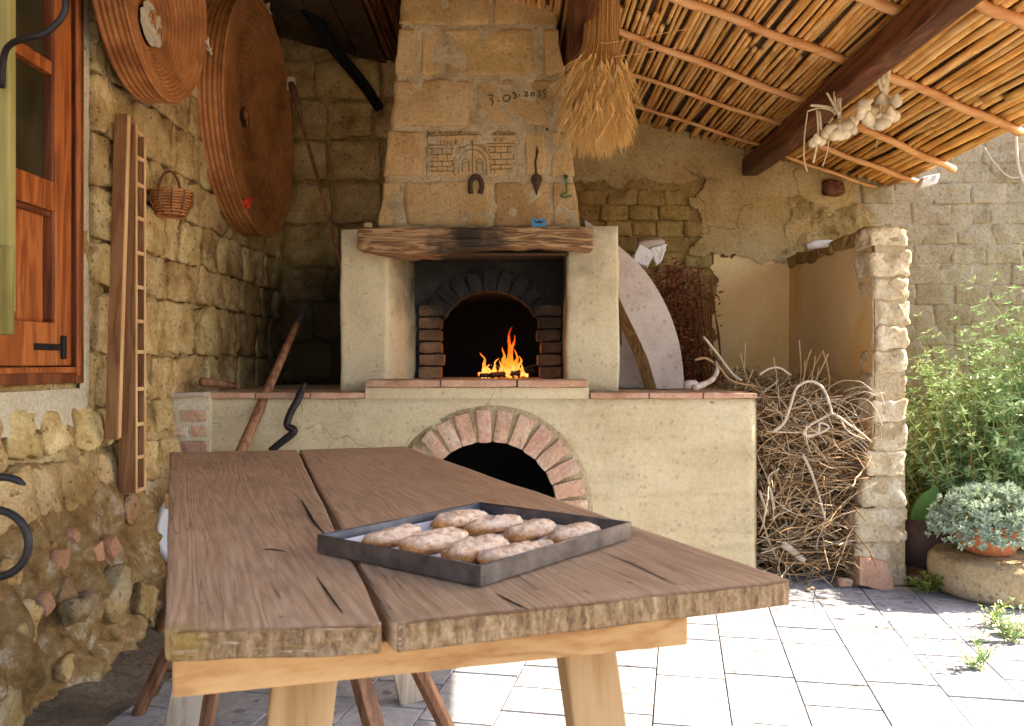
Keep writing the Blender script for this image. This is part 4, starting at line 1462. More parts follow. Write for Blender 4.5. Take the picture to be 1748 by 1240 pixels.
# ------------------------------------------------------------------ coiled baskets on the wall
def coiled(Rm, depth, wallth, turns, hole, seed):
    prof = []
    zs = 0.0
    # outside wall (z from the wall to the rim), rim, then the dished inside
    n = 5
    for k in range(n * 5 + 1):
        t = k / (n * 5)
        prof.append((Rm * .985 + .008 * abs(math.sin(t * n * math.pi)), wallth * t))
    for k in range(5):
        a = math.pi * k / 4
        prof.append((Rm - .012 + .014 * math.cos(a) * 1.0, wallth + .012 * math.sin(a)))
    N = turns * 5
    for k in range(N + 1):
        t = k / N
        r = (Rm - .028) * (1 - t) + hole * t
        z = wallth - depth * (1 - (1 - t) ** 1.7) + .0075 * abs(math.sin(t * turns * math.pi))
        prof.append((r, z))
    return prof
def basket(px_rim, Yc, Zc, Rm, depth, th, turns, hole, label, hole_mat, drop=0.0):
    x0 = px_rim - th
    root = thing('coiled_basket', (x0, Yc, Zc), label, 'basket', 'large coiled straw baskets hung on the rubble wall')
    bm = bmesh.new()
    lathe(bm, coiled(Rm, depth, th, turns, hole, 1), 72)
    for v in bm.verts:
        a = math.atan2(v.co.y, v.co.x)
        v.co.z += .010 * math.sin(2 * a + Rm * 9) * (v.co.xy.length / Rm) ** 2
        v.co.xy *= 1 + .010 * math.sin(3 * a + 1)
        v.co.x += drop * max(0.0, 1 - v.co.xy.length / Rm) * (1 if v.co.z > th - depth - .001 else 0)
    mt = Matrix.Translation((x0, Yc, Zc)) @ Matrix.Rotation(rad(90), 4, 'Y')
    bmesh.ops.transform(bm, matrix=mt, verts=bm.verts[:])
    obj('coil', bm, M['coil'], root, smooth=True)
    # worn hub
    bm = bmesh.new()
    nn = 24
    c = bm.verts.new((0, 0, 0))
    ring = [bm.verts.new(((hole + .006) * (1 + .08 * math.sin(5 * k)) * math.cos(2 * math.pi * k / nn), (hole + .006) * (1 + .1 * math.sin(3 * k)) * math.sin(2 * math.pi * k / nn) * 1.25, .004)) for k in range(nn)]
    for k in range(nn): bm.faces.new((c, ring[k], ring[(k + 1) % nn]))
    bmesh.ops.subdivide_edges(bm, edges=bm.edges[:], cuts=2)
    for v in bm.verts: v.co.z += .005 * fbm(v.co * 24 + Vector((Rm, 0, 0)), 3)
    bmesh.ops.transform(bm, matrix=mt @ Matrix.Translation((drop * .82, 0, th - depth + .019)), verts=bm.verts[:])
    obj('hub', bm, hole_mat, root)
    bm = bmesh.new()
    for k in range(3):
        a = R.uniform(0, 6.28)
        p = mt @ Vector((drop * .82 + hole * .4 * math.cos(a), hole * .5 * math.sin(a) + .02, th - depth + .014))
        tube(bm, smooth_path([p, p + Vector((.02, R.uniform(-.03, .03), .03)), p + Vector((.006, R.uniform(-.05, .05), -.03))], 4), .006, 5)
    obj('loose_straw', bm, M['coil'], root, smooth=True)
    return root, mt
b1, m1 = basket(-1.50, 3.66, 2.77, .475, .075, .12, 13, .085, 'smaller coiled straw basket with a pale worn hub, hung high by the window', M['twine'], .20)
b2, m2 = basket(-1.53, 5.20, 2.655, .72, .125, .14, 19, .055, 'largest coiled straw basket with red ribbon ties, hung beside the leaning pole', M['rust'])
def ties(root, mt, Rm, th, spots):
    for a, m in spots:
        bm = bmesh.new()
        for k in range(4):
            r0 = Vector(((Rm) * math.cos(a + k * .01), Rm * math.sin(a + k * .01), th + .004))
            pts = [mt @ r0, mt @ (r0 + Vector((R.uniform(-.02, .03), R.uniform(-.03, .03), .02))), mt @ (r0 * 1.0 + Vector((R.uniform(-.04, .04), R.uniform(-.05, .05), .03)))]
            tube(bm, smooth_path(pts, 3), .0035 if m is M['twine'] else .009, 5)
        obj('ribbon_tie', bm, m, root)
# rotation about Y carries the basket's x to -z (down) and keeps y
ties(b2, m2, .70, .14, [(rad(205), M['red']), (rad(-33), M['red']), (rad(180 - 6), M['twine'])])
ties(b1, m1, .465, .12, [(rad(-150), M['twine']), (rad(80), M['twine'])])

# ------------------------------------------------------------------ long compartment racks
def rack():
    root = thing('compartment_rack', (-1.62, 3.61, .60), 'tall narrow pine rack with a column of small compartments, leaning on the wall', 'rack')
    y0, y1, xi, xo, z0, z1 = 3.565, 3.665, -1.652, -1.578, .604, 2.155
    def bx(name, a, b, m):
        bm = bmesh.new()
        c = [(p + q) / 2 for p, q in zip(a, b)]; s = [abs(q - p) for p, q in zip(a, b)]
        box(bm, c, s, bevel=.0015)
        return obj(name, bm, m, root)
    bx('side_board', (xi, y0, z0), (xo - .004, y0 + .018, z1), M['rack'])
    bx('edge_strip', (xo - .0035, y0 + .001, z0), (xo, y0 + .0165, z1), M['rack_edge'])
    bx('side_board', (xi, y1 - .018, z0), (xo - .004, y1, z1 - .02), M['rack'])
    bx('edge_strip', (xo - .0035, y1 - .0165, z0), (xo, y1 - .001, z1 - .02), M['rack_edge'])
    bx('back_board', (xi, y0 + .0185, z0), (xi + .015, y1 - .0185, z1), M['rack'])
    for py in (229, 272, 317, 374, 433, 491, 549, 601, 664, 724, 780, 836):
        z = P(240, py, 3.62).z
        bx('divider', (xi + .016, y0 + .0185, z - .008), (xo - .002, y1 - .0185, z + .008), M['rack_edge'])
rack()
root = thing('wooden_plank', (-1.66, 3.44, .84), 'long brown plank standing behind the compartment rack', 'plank')
bm = bmesh.new(); box(bm, (-1.603, 3.45, 1.50), (.050, .03, 1.32), Euler((0, rad(1.75), 0)), bevel=.002); obj('board', bm, M['rack'], root)
bm = bmesh.new(); box(bm, (-1.5755, 3.452, 1.50), (.004, .026, 1.31), Euler((0, rad(1.75), 0)), bevel=.001); obj('edge_strip', bm, M['rack_edge'], root)

# ------------------------------------------------------------------ little wicker basket
def wicker():
    Y = 3.98
    c = P(292, 348, Y)
    root = thing('wicker_basket', c, 'small round wicker basket with a loop handle hanging on the wall', 'basket')
    bm = bmesh.new()
    Rb, Rt, h = .066, .094, .105
    n = 22
    for k in range(9):
        t = k / 8
        r = Rb + (Rt - Rb) * t ** .7
        pts = [c + Vector(((r + .004 * (1 if (i + k) % 2 else -1)) * math.cos(2 * math.pi * i / n), (r + .004 * (1 if (i + k) % 2 else -1)) * math.sin(2 * math.pi * i / n), -h / 2 + h * t)) for i in range(n + 1)]
        tube(bm, pts, .0062, 5, caps=False)
    obj('weave', bm, M['coil'], root, smooth=True)
    bm = bmesh.new()
    for i in range(11):
        a = 2 * math.pi * i / 11
        tube(bm, [c + Vector((Rb * 1.0 * math.cos(a), Rb * math.sin(a), -h / 2)), c + Vector(((Rt + .007) * math.cos(a), (Rt + .007) * math.sin(a), h * .0)), c + Vector(((Rt + .004) * math.cos(a), (Rt + .004) * math.sin(a), h / 2))], .0042, 5)
    obj('stake', bm, M['darkwood'], root, smooth=True)
    bm = bmesh.new()
    pts = [c + Vector((Rt * math.cos(rad(a)) * .55 - .02, Rt * .3, h / 2 + .105 * math.sin(rad(a)))) for a in range(0, 181, 15)]
    tube(bm, pts, .0065, 6)
    obj('handle', bm, M['darkwood'], root, smooth=True)
    bm = bmesh.new(); lathe(bm, [(0, 0), (Rb, 0)], 16); bmesh.ops.translate(bm, vec=c + Vector((0, 0, -h / 2 + .004)), verts=bm.verts[:])
    obj('base', bm, M['coil'], root)
wicker()

# ------------------------------------------------------------------ tools by the oven
def stick(name, label, cat, pts, rads, m, group=None, parts=None, seg=8):
    root = thing(name, pts[0], label, cat, group)
    bm = bmesh.new(); tube(bm, pts, rads, seg); obj('shaft', bm, m, root, smooth=True)
    return root
a, b = P(497, 142, 5.55), P(581, 446, 4.95)
a2 = b + (b - a) * .42
rt = stick('oven_peel', 'long thin oven tool with a pale handle leaning in the dark corner', 'oven tool', [a.lerp(a2, i / 8) for i in range(9)], [.016, .015, .012, .011, .011, .011, .011, .011, .011], M['stick'])
bm = bmesh.new(); tube(bm, [a + (a2 - a) * .005, a + (a2 - a) * .12], [.026, .018], 8); obj('head', bm, M['darkwood'], rt, smooth=True)
bm = bmesh.new()
for k in range(4): tube(bm, smooth_path([a + Vector((-.02, -.01, -.05)), a + Vector((-.01 + .01 * k, -.02, .03)), a + Vector((.03, -.01, .0 - .01 * k))], 4), .006, 5)
obj('twine', bm, M['twine'], rt)
top = P(507, 552, 4.62); bot = P(411, 772, 4.10); foot = bot + (bot - top) * 1.35
foot = top + (bot - top) * ((top.z - .0) / (top.z - bot.z))
rt = stick('oven_rake', 'thick worn wooden handle leaning across the counter edge before the dark corner', 'oven tool', [top.lerp(foot, i / 8) for i in range(9)], [.017, .021, .024, .026, .027, .028, .029, .029, .029], M['stick'])
bm = bmesh.new(); tube(bm, [top + Vector((.0, 0, .0)), top + Vector((.03, .05, .09)), top + Vector((.06, .09, .12))], [.019, .014, .010], 8); obj('head', bm, M['soot'], rt, smooth=True)
bm = bmesh.new()
pts = smooth_path([P(462, 770, 4.2), P(478, 757, 4.2), P(497, 742, 4.2), P(502, 734, 4.2), P(490, 726, 4.2), P(497, 703, 4.21), P(508, 684, 4.22), P(514, 668, 4.24), P(522, 654, 4.26)], 5)
low = pts[0] + Vector((-.05, -.01, -.12))
pts = smooth_path([P(395, 1000, 4.0), P(420, 860, 4.1), low], 5)[:-1] + pts if False else pts
tube(bm, pts, [.018] * 6 + [.019] * (len(pts) - 12) + [.016, .015, .014, .013, .012, .010], 8)
crook = obj('crooked_stick', bm, M['greyleg'] if False else M['iron'], None, smooth=True)
tag(crook, 'crooked grey stick leaning against the counter next to the thick handle', 'stick')
bm = bmesh.new()
lo = P(470, 764, 4.2)
a, b = P(343, 652, 4.36), P(402, 660, 4.50)
bm = bmesh.new(); tube(bm, [a, a.lerp(b, .5) + Vector((0, 0, .004)), b], [.024, .021, .016], 8)
for v in bm.verts: v.co.z = max(v.co.z, CZ + .001)
tag(obj('cut_log', bm, M['stick'], None, smooth=True), 'short cut log lying on the brick end of the counter', 'log')

# ------------------------------------------------------------------ the table
TZ = 0.80
def tp(px, py, z=TZ):
    Y = F * (H - z) / (py - 620.0)
    return Vector(((px - 874.0) * Y / F, Y))
FL, FR, BL, BR = tp(282, 1080), tp(1356, 992), tp(290, 772), tp(690, 762)
G1a, G1b = tp(656, 1067), tp(670, 1067)       # the groove at the front
G2a, G2b = tp(506.5, 768.2), tp(510, 768)
tdir = (BL - FL).normalized()
tang = math.atan2(tdir.y, tdir.x)
M['table'] = tablemat(tang)
table = thing('wooden_table', (-.45, 2.3, 0), 'long rustic trestle table of two thick scrubbed planks carrying the baking tray', 'table')
def plank(c, seed, wob):
    "c: front left, front right, back right, back left"
    (a, b, d, e) = c
    def f(u, t, v):
        k = t + .5
        lo = a.lerp(b, u + .5); hi = e.lerp(d, u + .5)
        q = lo.lerp(hi, k)
        sag = .003 * fbm((q.x * 3, q.y * 3, seed), 3)
        z = TZ - .020 + v * .040 + sag
        s = .006 * fbm((q.x * 14, q.y * 14, v * 6 + seed), 3) if abs(t) > .499 else .003 * fbm((q.y * 6, u, seed), 2)
        return Vector((q.x + s * wob, q.y - abs(s) * .6 * (1 if t < 0 else -1) * 0 + s, z))
    w_ = (b - a).length; l_ = (e - a).length
    vs, fs = unit_block(23)
    h = Vector((w_, l_, .04)) * .5
    out = []
    for p in vs:
        # more rows near the edges so that the rounding reads
        u = math.copysign(.5 * (1 - (1 - abs(p.x) * 2) ** 1.8), p.x)
        t = math.copysign(.5 * (1 - (1 - abs(p.y) * 2) ** 1.8), p.y)
        q = Vector((u * w_, t * l_, p.z * .04))
        r = .004
        r2 = .020
        cx = max(-h.x + r2, min(h.x - r2, q.x)); cy = max(-h.y + r2, min(h.y - r2, q.y))
        dv = Vector((q.x - cx, q.y - cy))
        if abs(q.x - cx) > 1e-9 and abs(q.y - cy) > 1e-9:
            m_ = max(abs(dv.x), abs(dv.y))
            dv = dv.normalized() * m_ if dv.length > 0 else dv
            q.x, q.y = cx + dv.x, cy + dv.y
        edge_ = min(h.x - abs(q.x), h.y - abs(q.y))
        if edge_ < r and abs(p.z) > .49:
            k = 1 - edge_ / r
            q.z -= math.copysign(r * (1 - math.sqrt(max(0, 1 - k * k))), p.z)
        out.append(f(q.x / w_, q.y / l_, q.z / .04))
    return (out, fs)
obj('plank', plank((FL, G1a, G2a, BL), 1.0, 1), M['table'], table, smooth=True)
obj('plank', plank((G1b, FR, BR, G2b), 7.0, 1), M['table'], table, smooth=True)
def beam3(name, a, b, w_, h_, m, parent, up=Vector((0, 0, 1)), bev=.004):
    a, b = Vector(a), Vector(b)
    d = (b - a)
    x = d.normalized()
    z = (up - x * up.dot(x)).normalized()
    y = z.cross(x)
    bm = bmesh.new()
    box(bm, (0, 0, 0), (d.length, w_, h_), bevel=bev)
    mt = Matrix.Translation((a + b) / 2) @ Matrix((x, y, z)).transposed().to_4x4()
    bmesh.ops.transform(bm, matrix=mt, verts=bm.verts[:])
    return obj(name, bm, m, parent)
e_dir = (FR - FL).normalized()
# front apron under the planks
ap0 = Vector((-.452, 1.135, .7345)); ap1 = Vector((.268, 1.345, .7345))
def cracks_in_top():
    for (pl, wd) in (([(514, 853), (524, 872), (536, 893), (560, 918)], .0034), ([(446, 938), (464, 937), (486, 941)], .0034), ([(846, 1014), (872, 1028), (902, 1043)], .0022), ([(1022, 939), (1070, 960), (1120, 984), (1158, 1001)], .0014), ([(540, 985), (560, 1015), (585, 1048)], .0018)):
        pts = smooth_path([Vector((*tp(a, b), TZ)) for a, b in pl], 4)
        n = len(pts)
        vs, fs = [], []
        for i, q in enumerate(pts):
            d = (pts[min(i + 1, n - 1)] - pts[max(i - 1, 0)]).normalized()
            s_ = Vector((-d.y, d.x, 0)) * wd * (.15 + math.sin(math.pi * (i + .3) / (n + .2))) * (1 + .4 * mn.noise(q * 60))
            z_ = .0008 + .003 * fbm((q.x * 3, q.y * 3, 1.0 if q.x + q.y < 1.2 else 7.0), 3)
            vs += [q - s_ + Vector((0, 0, z_)), q + s_ + Vector((0, 0, z_))]
            if i: fs.append((2 * i - 2, 2 * i - 1, 2 * i + 1, 2 * i))
        obj('split', (vs, fs), M['black'], table)
cracks_in_top()
beam3('apron', ap0, ap1, .045, .049, M['pine'], table)
apn = Vector((-(ap1 - ap0).y, (ap1 - ap0).x, 0)).normalized()
# joint line in the apron
# trestle legs, splayed
def leg(top, foot, w_, t_, m):
    top, foot = Vector(top), Vector(foot)
    d = (top - foot).normalized()
    fx = Vector((e_dir.x, e_dir.y, 0))
    x = (fx - d * fx.dot(d)).normalized()
    y = d.cross(x)
    L = (top - foot).length
    bm = bmesh.new()
    box(bm, (0, 0, 0), (w_, t_, L), bevel=.004)
    mt = Matrix.Translation((top + foot) / 2) @ Matrix((x, y, d)).transposed().to_4x4()
    bmesh.ops.transform(bm, matrix=mt, verts=bm.verts[:])
    return obj('leg', bm, m, table)
leg((-.303, 1.275, .755), (-.385, 1.25, .0), .094, .05, M['pine_v'])
leg((.110, 1.40, .755), (.215, 1.40, .0), .090, .05, M['pine_v'])
bt = (BL - FL) * .72
leg((-.86, 2.60, .755), (-1.02, 2.60, .0), .10, .05, M['greyleg'])
leg((-.47, 2.80, .755), (-.335, 2.90, .0), .10, .05, M['greyleg'])
beam3('apron', (-1.05, 2.575, .7345), (-.26, 2.80, .7345), .045, .049, M['pine'], table)

# ------------------------------------------------------------------ bench under the table
bench = thing('wooden_bench', (-.6, 2.4, 0), 'low dark wooden bench with splayed legs pushed under the table', 'bench')
sa, sb = Vector((-1.0, 2.72, .425)), Vector((-.165, 2.02, .425))
sa.z = sb.z = .425
beam3('seat', sa + Vector((.06, .16, 0)), Vector((-.175, 2.13, .425)), .20, .024, M['darkwood'], bench, bev=.012)
def bleg(a, b, r): 
    bm = bmesh.new(); tube(bm, [a, b], [r * 1.05, r], 8); obj('leg', bm, M['darkwood'], bench)
bleg((-1.02, 2.76, .42), (-1.225, 2.78, .0), .022)
beam3('leg', (-.385, 2.10, .41), (-.245, 2.0, .0), .045, .030, M['darkwood'], bench)
bleg((-.85, 2.52, .42), (-.90, 2.45, .0), .022)
bleg((-.28, 2.22, .42), (-.12, 2.38, .0), .022)
a, b = floor_at(216, 1136), floor_at(296, 1148)
bm = bmesh.new(); tube(bm, [a + Vector((0, 0, .03)), a.lerp(b, .2) + Vector((0, 0, .014)), a.lerp(b, .6) + Vector((0, 0, .010)), b + Vector((0, 0, .012))], [.010, .011, .010, .008], 6)
tag(obj('twig', bm, M['darkwood'], None, smooth=True), 'short dark twig on the floor under the left edge of the table', 'stick')

# ------------------------------------------------------------------ round white dish leaning behind the table
dish = thing('round_dish', (-1.47, 3.85, 0), 'white round dish leaning in the shadow between table and wall', 'dish')
bm = bmesh.new(); lathe(bm, [(0, .012), (.13, .012), (.165, .03), (.19, .038), (.19, .032), (.165, .022), (.13, 0), (0, 0)], 40)
bmesh.ops.transform(bm, matrix=Matrix.Translation(P(341, 902, 3.8)) @ Matrix.Rotation(rad(80), 4, 'X'), verts=bm.verts[:])
obj('bowl', bm, M['white'], dish, smooth=True)
crate = thing('wooden_crate', (-1.40, 3.85, 0), 'old wooden crate hidden in the shadow beneath the white dish', 'crate')
zz = P(341, 902, 3.8).z - .19
for k in range(3):
    bm = bmesh.new(); box(bm, (-1.36, 3.73, zz * (k + .5) / 3), (.36, .016, zz / 3 - .012)); obj('slat', bm, M['darkwood'], crate)
bm = bmesh.new(); box(bm, (-1.36, 3.84, zz - .010), (.36, .20, .018)); obj('slat', bm, M['darkwood'], crate)
for sx in (-1, 1):
    bm = bmesh.new(); box(bm, (-1.36 + sx * .165, 3.752, zz / 2 - .01), (.025, .024, zz - .03)); obj('post', bm, M['darkwood'], crate)

# ------------------------------------------------------------------ baking tray and loaves
def tray():
    A = Vector((-.049, 1.318)); u = Vector((.6144, .789)).normalized(); v = Vector((-u.y, u.x))
    Lu, Lv, hh = .459, .386, .031
    root = thing('baking_tray', (A.x, A.y, TZ), 'dark square metal baking tray lined with paper on the table', 'tray')
    z0 = TZ + .004
    def W(a, b, z): q = A + u * a + v * b; return Vector((q.x, q.y, z))
    def slab(name, a0, a1, b0, b1, z0, z1, m):
        vs = [W(a, b, z) for z in (z0, z1) for (a, b) in ((a0, b0), (a1, b0), (a1, b1), (a0, b1))]
        return obj(name, (vs, [(3, 2, 1, 0), (4, 5, 6, 7), (0, 1, 5, 4), (1, 2, 6, 5), (2, 3, 7, 6), (3, 0, 4, 7)]), m, root)
    slab('base', 0, Lu, 0, Lv, z0, z0 + .002, M['trayout'])
    t = .0022
    slab('side', 0, Lu, -t, 0, z0, z0 + hh, M['trayout'])
    slab('side', 0, Lu, Lv, Lv + t, z0, z0 + hh, M['tray_sheen'])
    slab('side', -t, -.0001, -t, Lv + t, z0, z0 + hh + .0006, M['trayout'])
    slab('side', Lu + .0001, Lu + t, -t, Lv + t, z0, z0 + hh + .0006, M['trayout'])
    # rolled rim
    bm = bmesh.new()
    pts = [W(0, 0, 0), W(Lu, 0, 0), W(Lu, Lv, 0), W(0, Lv, 0)]
    for a, b in zip(pts, pts[1:] + pts[:1]):
        tube(bm, [a + Vector((0, 0, z0 + hh)), b + Vector((0, 0, z0 + hh))], .0016, 6)
    obj('rim', bm, M['trayout'], root, smooth=True)
    def pf(a, b):
        e = min(a - .008, Lu - .008 - a, b - .006, Lv - .006 - b)
        lift = max(0, .02 - e) * .55 if b > Lv - .03 else max(0, .012 - e) * .3
        return W(a, b, z0 + .0045 + lift + .0012 * fbm((a * 18, b * 18, 2)))
    pap = sheet(pf, .008, Lu - .008, .006, Lv - .006, .012)
    paper = obj('baking_paper', pap, M['paper'], None, smooth=True)
    tag(paper, 'sheet of white baking paper lying in the tray under the loaves', 'paper')
    def loaf(seed):
        bm = bmesh.new()
        bmesh.ops.create_icosphere(bm, subdivisions=4, radius=1)
        for q in bm.verts:
            p = q.co.copy()
            x = p.x
            w_ = (1 - abs(x) ** 3.2) ** .5 if abs(x) < 1 else 0
            r = math.sqrt(max(0, 1 - abs(x) ** 3.4))
            yz = Vector((p.y, p.z))
            if yz.length > 1e-6: yz = yz.normalized() * r * (yz.length / math.sqrt(max(1e-9, 1 - x * x)) if abs(x) < .9999 else 1)
            n = fbm(p * 1.8 + Vector((seed, 0, 0)), 3) * .16 + fbm(p * 6 + Vector((seed, 3, 0)), 3) * .10 + fbm(p * 17 + Vector((seed, 3, 9)), 2) * .035
            q.co = Vector((x * .077 * (1 + n * .5), yz.x * .034 * (1 + n) + .004 * math.sin(x * 2 + seed), max(0.0, .0145 + yz.y * .0215 * (1 + n))))
        me = bpy.data.meshes.new('loaf'); bm.to_mesh(me); bm.free()
        me.materials.append(M['loaf'])
        me.polygons.foreach_set('use_smooth', [True] * len(me.polygons))
        return me
    ms = [loaf(k * 3.3) for k in range(9)]
    ang = math.atan2(u.y, u.x)
    def lp(px, py):
        Y = F * (H - TZ - .018) / (py - 620.0)
        return ((px - 874.0) * Y / F, Y)
    spots = [(672, 920, 0, 1.0, 'sugared loaf nearest the tray\'s left corner'), (740, 931, 0, 1.02, 'plump sugared loaf second from the tray\'s left corner'),
             (813, 944, -.03, 1.03, 'sugared loaf third along the near row with a dark browned end'), (872, 951, .02, .98, 'sugared loaf against the tray\'s near right side'),
             (784, 891, .03, 1.0, 'sugared loaf nearest the tray\'s far corner'), (844, 900, -.02, 1.0, 'sugared loaf second from the tray\'s far corner'),
             (907, 910, .08, .98, 'smooth rounded sugared loaf in the middle of the far row'), (981, 917, .03, .96, 'sugared loaf nearest the tray\'s right corner'),
             (916, 936, .0, .62, 'small stub of bread half hidden behind the near side')]
    for k, (px, py, da, s, lab) in enumerate(spots):
        x, y = lp(px, py)
        o = inst('bread_loaf', ms[k], None, (x, y, z0 + .0065), (0, 0, ang + da), (s * R.uniform(.93, 1.03), s * R.uniform(.9, 1.06), s * R.uniform(.78, 1.0)))
        tag(o, lab, 'bread', 'sugared loaves on the baking tray')
    vs, fs = [], []
    for k in range(150):
        a, b = R.uniform(.03, Lu - .03), R.uniform(.03, Lv - .03)
        q = pf(a, b) + Vector((0, 0, .0012)); s = R.uniform(.0008, .0022)
        quad_leaf(vs, fs, q, rdir(-.3, .6), rdir(), s * 2, s * 1.6, .4)
    tag(obj('crumbs', (vs, fs), M['loafcrumb']), 'sugar and bread crumbs scattered on the baking paper', 'crumbs', kind='stuff')
tray()

# ------------------------------------------------------------------ things on the chimney
def horseshoe():
    root = thing('horseshoe', P(812, 315, YC), 'dark iron horseshoe hung open end down on the chimney', 'horseshoe')
    bm = bmesh.new()
    pts = [P(804, 331, YC - .016), P(803, 322, YC - .016), P(803, 313, YC - .016), P(806, 304, YC - .016), P(812, 301, YC - .016), P(818, 304, YC - .016), P(822, 313, YC - .016), P(822, 322, YC - .016), P(820, 331, YC - .016)]
    rg = tube(bm, smooth_path(pts, 4), .013, 8)
    for ring in rg:
        c = sum((v.co for v in ring), Vector()) / len(ring)
        for v in ring: v.co.y = c.y + (v.co.y - c.y) * .45
    o = obj('shoe', bm, M['rust'], root, smooth=True)
    bm = bmesh.new(); tube(bm, [P(812, 306, YC - .028), P(812, 306, YC + .03)], .006, 8); obj('nail', bm, M['iron'], root)
horseshoe()
def spear():
    root = thing('iron_pendant', P(916, 290, YC), 'rusty iron pendant shaped like a double ended spear on the chimney', 'ornament')
    def blade(name, cx, pts):
        vs, fs = [], []
        for (px, py) in pts: vs.append(P(px, py, YC - .010))
        for (px, py) in pts: vs.append(P(px, py, YC - .003))
        cm_ = sum(vs[:len(pts)], Vector()) / len(pts)
        n = len(pts)
        vs.append(Vector((cm_.x, YC - .020, cm_.z)))
        for k in range(n):
            fs.append((k, (k + 1) % n, 2 * n)); fs.append(((k + 1) % n, k, n + k, n + (k + 1) % n))
        obj(name, (vs, fs), M['rust'], root)
    blade('lower_blade', 916, [(916, 295), (924, 300), (926, 307), (921, 320), (916, 335), (911, 320), (906, 307), (908, 300)])
    blade('upper_blade', 916, [(917, 249), (920, 260), (917, 266), (914, 260)])
    bm = bmesh.new(); tube(bm, [P(917, 263, YC - .010), P(914, 276, YC - .012), P(915, 290, YC - .012), P(916, 299, YC - .010)], .0062, 6); obj('shank', bm, M['rust'], root, smooth=True)
spear()
def ghook():
    root = thing('wire_hook', P(966, 318, YC), 'bent green wire hook hanging from a nail on the chimney edge', 'hook')
    bm = bmesh.new()
    tube(bm, smooth_path([P(966, 303, YC - .012), P(967, 315, YC - .012), P(967, 328, YC - .014), P(960, 332, YC - .016), P(958, 335, YC - .016), P(965, 337, YC - .018), P(976, 334, YC - .018)], 5), .0052, 6)
    obj('wire', bm, M['greenwire'], root, smooth=True)
    bm = bmesh.new(); tube(bm, [P(966, 302, YC - .016), P(966, 302, YC + .03)], [.012, .010], 8); obj('nail', bm, M['iron'], root)
ghook()
bm = bmesh.new(); tube(bm, [P(934, 221, YC - .012), P(934, 221, YC + .05)], .008, 8)
tag(obj('iron_nail', bm, M['iron']), 'black nail head in the joint above the iron pendant', 'nail')
mb = thing('matchbox', P(921, 384, 4.36), 'small blue and grey matchbox standing on the wooden lintel', 'matchbox')
lt = 1.845
bm = bmesh.new(); box(bm, (.139, 4.42, lt + .032), (.076, .030, .042), bevel=.001); obj('sleeve', bm, M['matchbox'], mb)
bm = bmesh.new(); box(bm, (.139, 4.42, lt + .006), (.077, .032, .010)); obj('tray_edge', bm, M['card'], mb)
bm = bmesh.new()
yy_ = 4.42 - .0158
a = [bm.verts.new((.139 + q, yy_, lt + z)) for q, z in ((-.028, .049), (-.010, .040), (.002, .046), (.014, .039), (.029, .049), (.018, .030), (-.016, .031))]
bm.faces.new(a[::-1])
obj('printed_mark', bm, M['iron'], mb)
# loose stones on the shoulder of the oven
def peb(px, py, Y, s, m, lab):
    c = P(px, py, Y)
    def f(u, t, v): return c + Vector((u * s * 1.5, t * s * 1.2, v * s))
    tag(obj('loose_stone', block(f, (s * 1.5, s * 1.2, s), cuts=3, rnd=s * .4, amp=s * .12, nscale=1 / s), m, None, smooth=True), lab, 'stone')
peb(628, 385, 4.5, .03, M['chim'], 'small loose stone on the oven shoulder beside the lintel')

# ------------------------------------------------------------------ half moon board, slab, packet and herbs beside the oven
def moon():
    root = thing('half_moon_board', P(1120, 662, 4.85), 'large grey half moon board standing behind the oven jamb on the counter', 'board')
    Y = 4.80
    outer = smooth_path([P(1000, 372, Y), P(1057, 417, Y), P(1104, 463, Y), P(1138, 520, Y), P(1158, 576, Y), P(1166, 626, Y), P(1168, 663, Y)], 5)
    inner = smooth_path([P(1000, 380, Y), P(1040, 470, Y), P(1058, 508, Y), P(1075, 545, Y), P(1092, 580, Y), P(1108, 618, Y), P(1121, 664, Y)], 5)
    n = len(outer)
    d = Vector((-.058, .085, 0))
    def lean(p, q=0): return p + Vector((0, (p.z - 1.0) * .06, 0))
    vs = [lean(p) for p in outer] + [lean(p) for p in inner] + [lean(p + d) for p in outer] + [lean(p + d) for p in inner]
    face, rim, ed = [], [], []
    for k in range(n - 1):
        face.append((k, k + 1, n + k + 1, n + k))
        rim.append((2 * n + k + 1, 2 * n + k, 3 * n + k, 3 * n + k + 1))
        rim.append((k + 1, k, 2 * n + k, 2 * n + k + 1))
        ed.append((n + k, n + k + 1, 3 * n + k + 1, 3 * n + k))
    rim.append((n - 1, 2 * n - 1, 4 * n - 1, 3 * n - 1))
    obj('face', (vs, face + rim), M['greyboard'], root)
    obj('raw_edge', (vs, ed), M['board_edge'], root)
moon()
sb_ = thing('stone_slab', P(1080, 662, 5.1), 'pale grey slab standing in the gap behind the half moon board', 'slab')
def f(u, t, v): 
    a = P(1040, 664, 5.1); b = P(1103, 664, 5.1)
    return Vector((a.x + (b.x - a.x) * (u + .5), 5.1 + t * .05 + .05 * (v + .5), CZ + .002 + (v + .5) * .26))
obj('slab', block(f, (.22, .05, .26), cuts=5, rnd=.01, amp=.005, nscale=9), M['greyboard'], sb_, smooth=True)
bm = bmesh.new(); c = P(1088, 575, 5.2); box(bm, (c.x, c.y, CZ + .18), (.20, .04, .36), bevel=.006)
tag(obj('wooden_board', bm, M['greyboard']), 'grey board upright behind the pale slab beside the jamb', 'board')
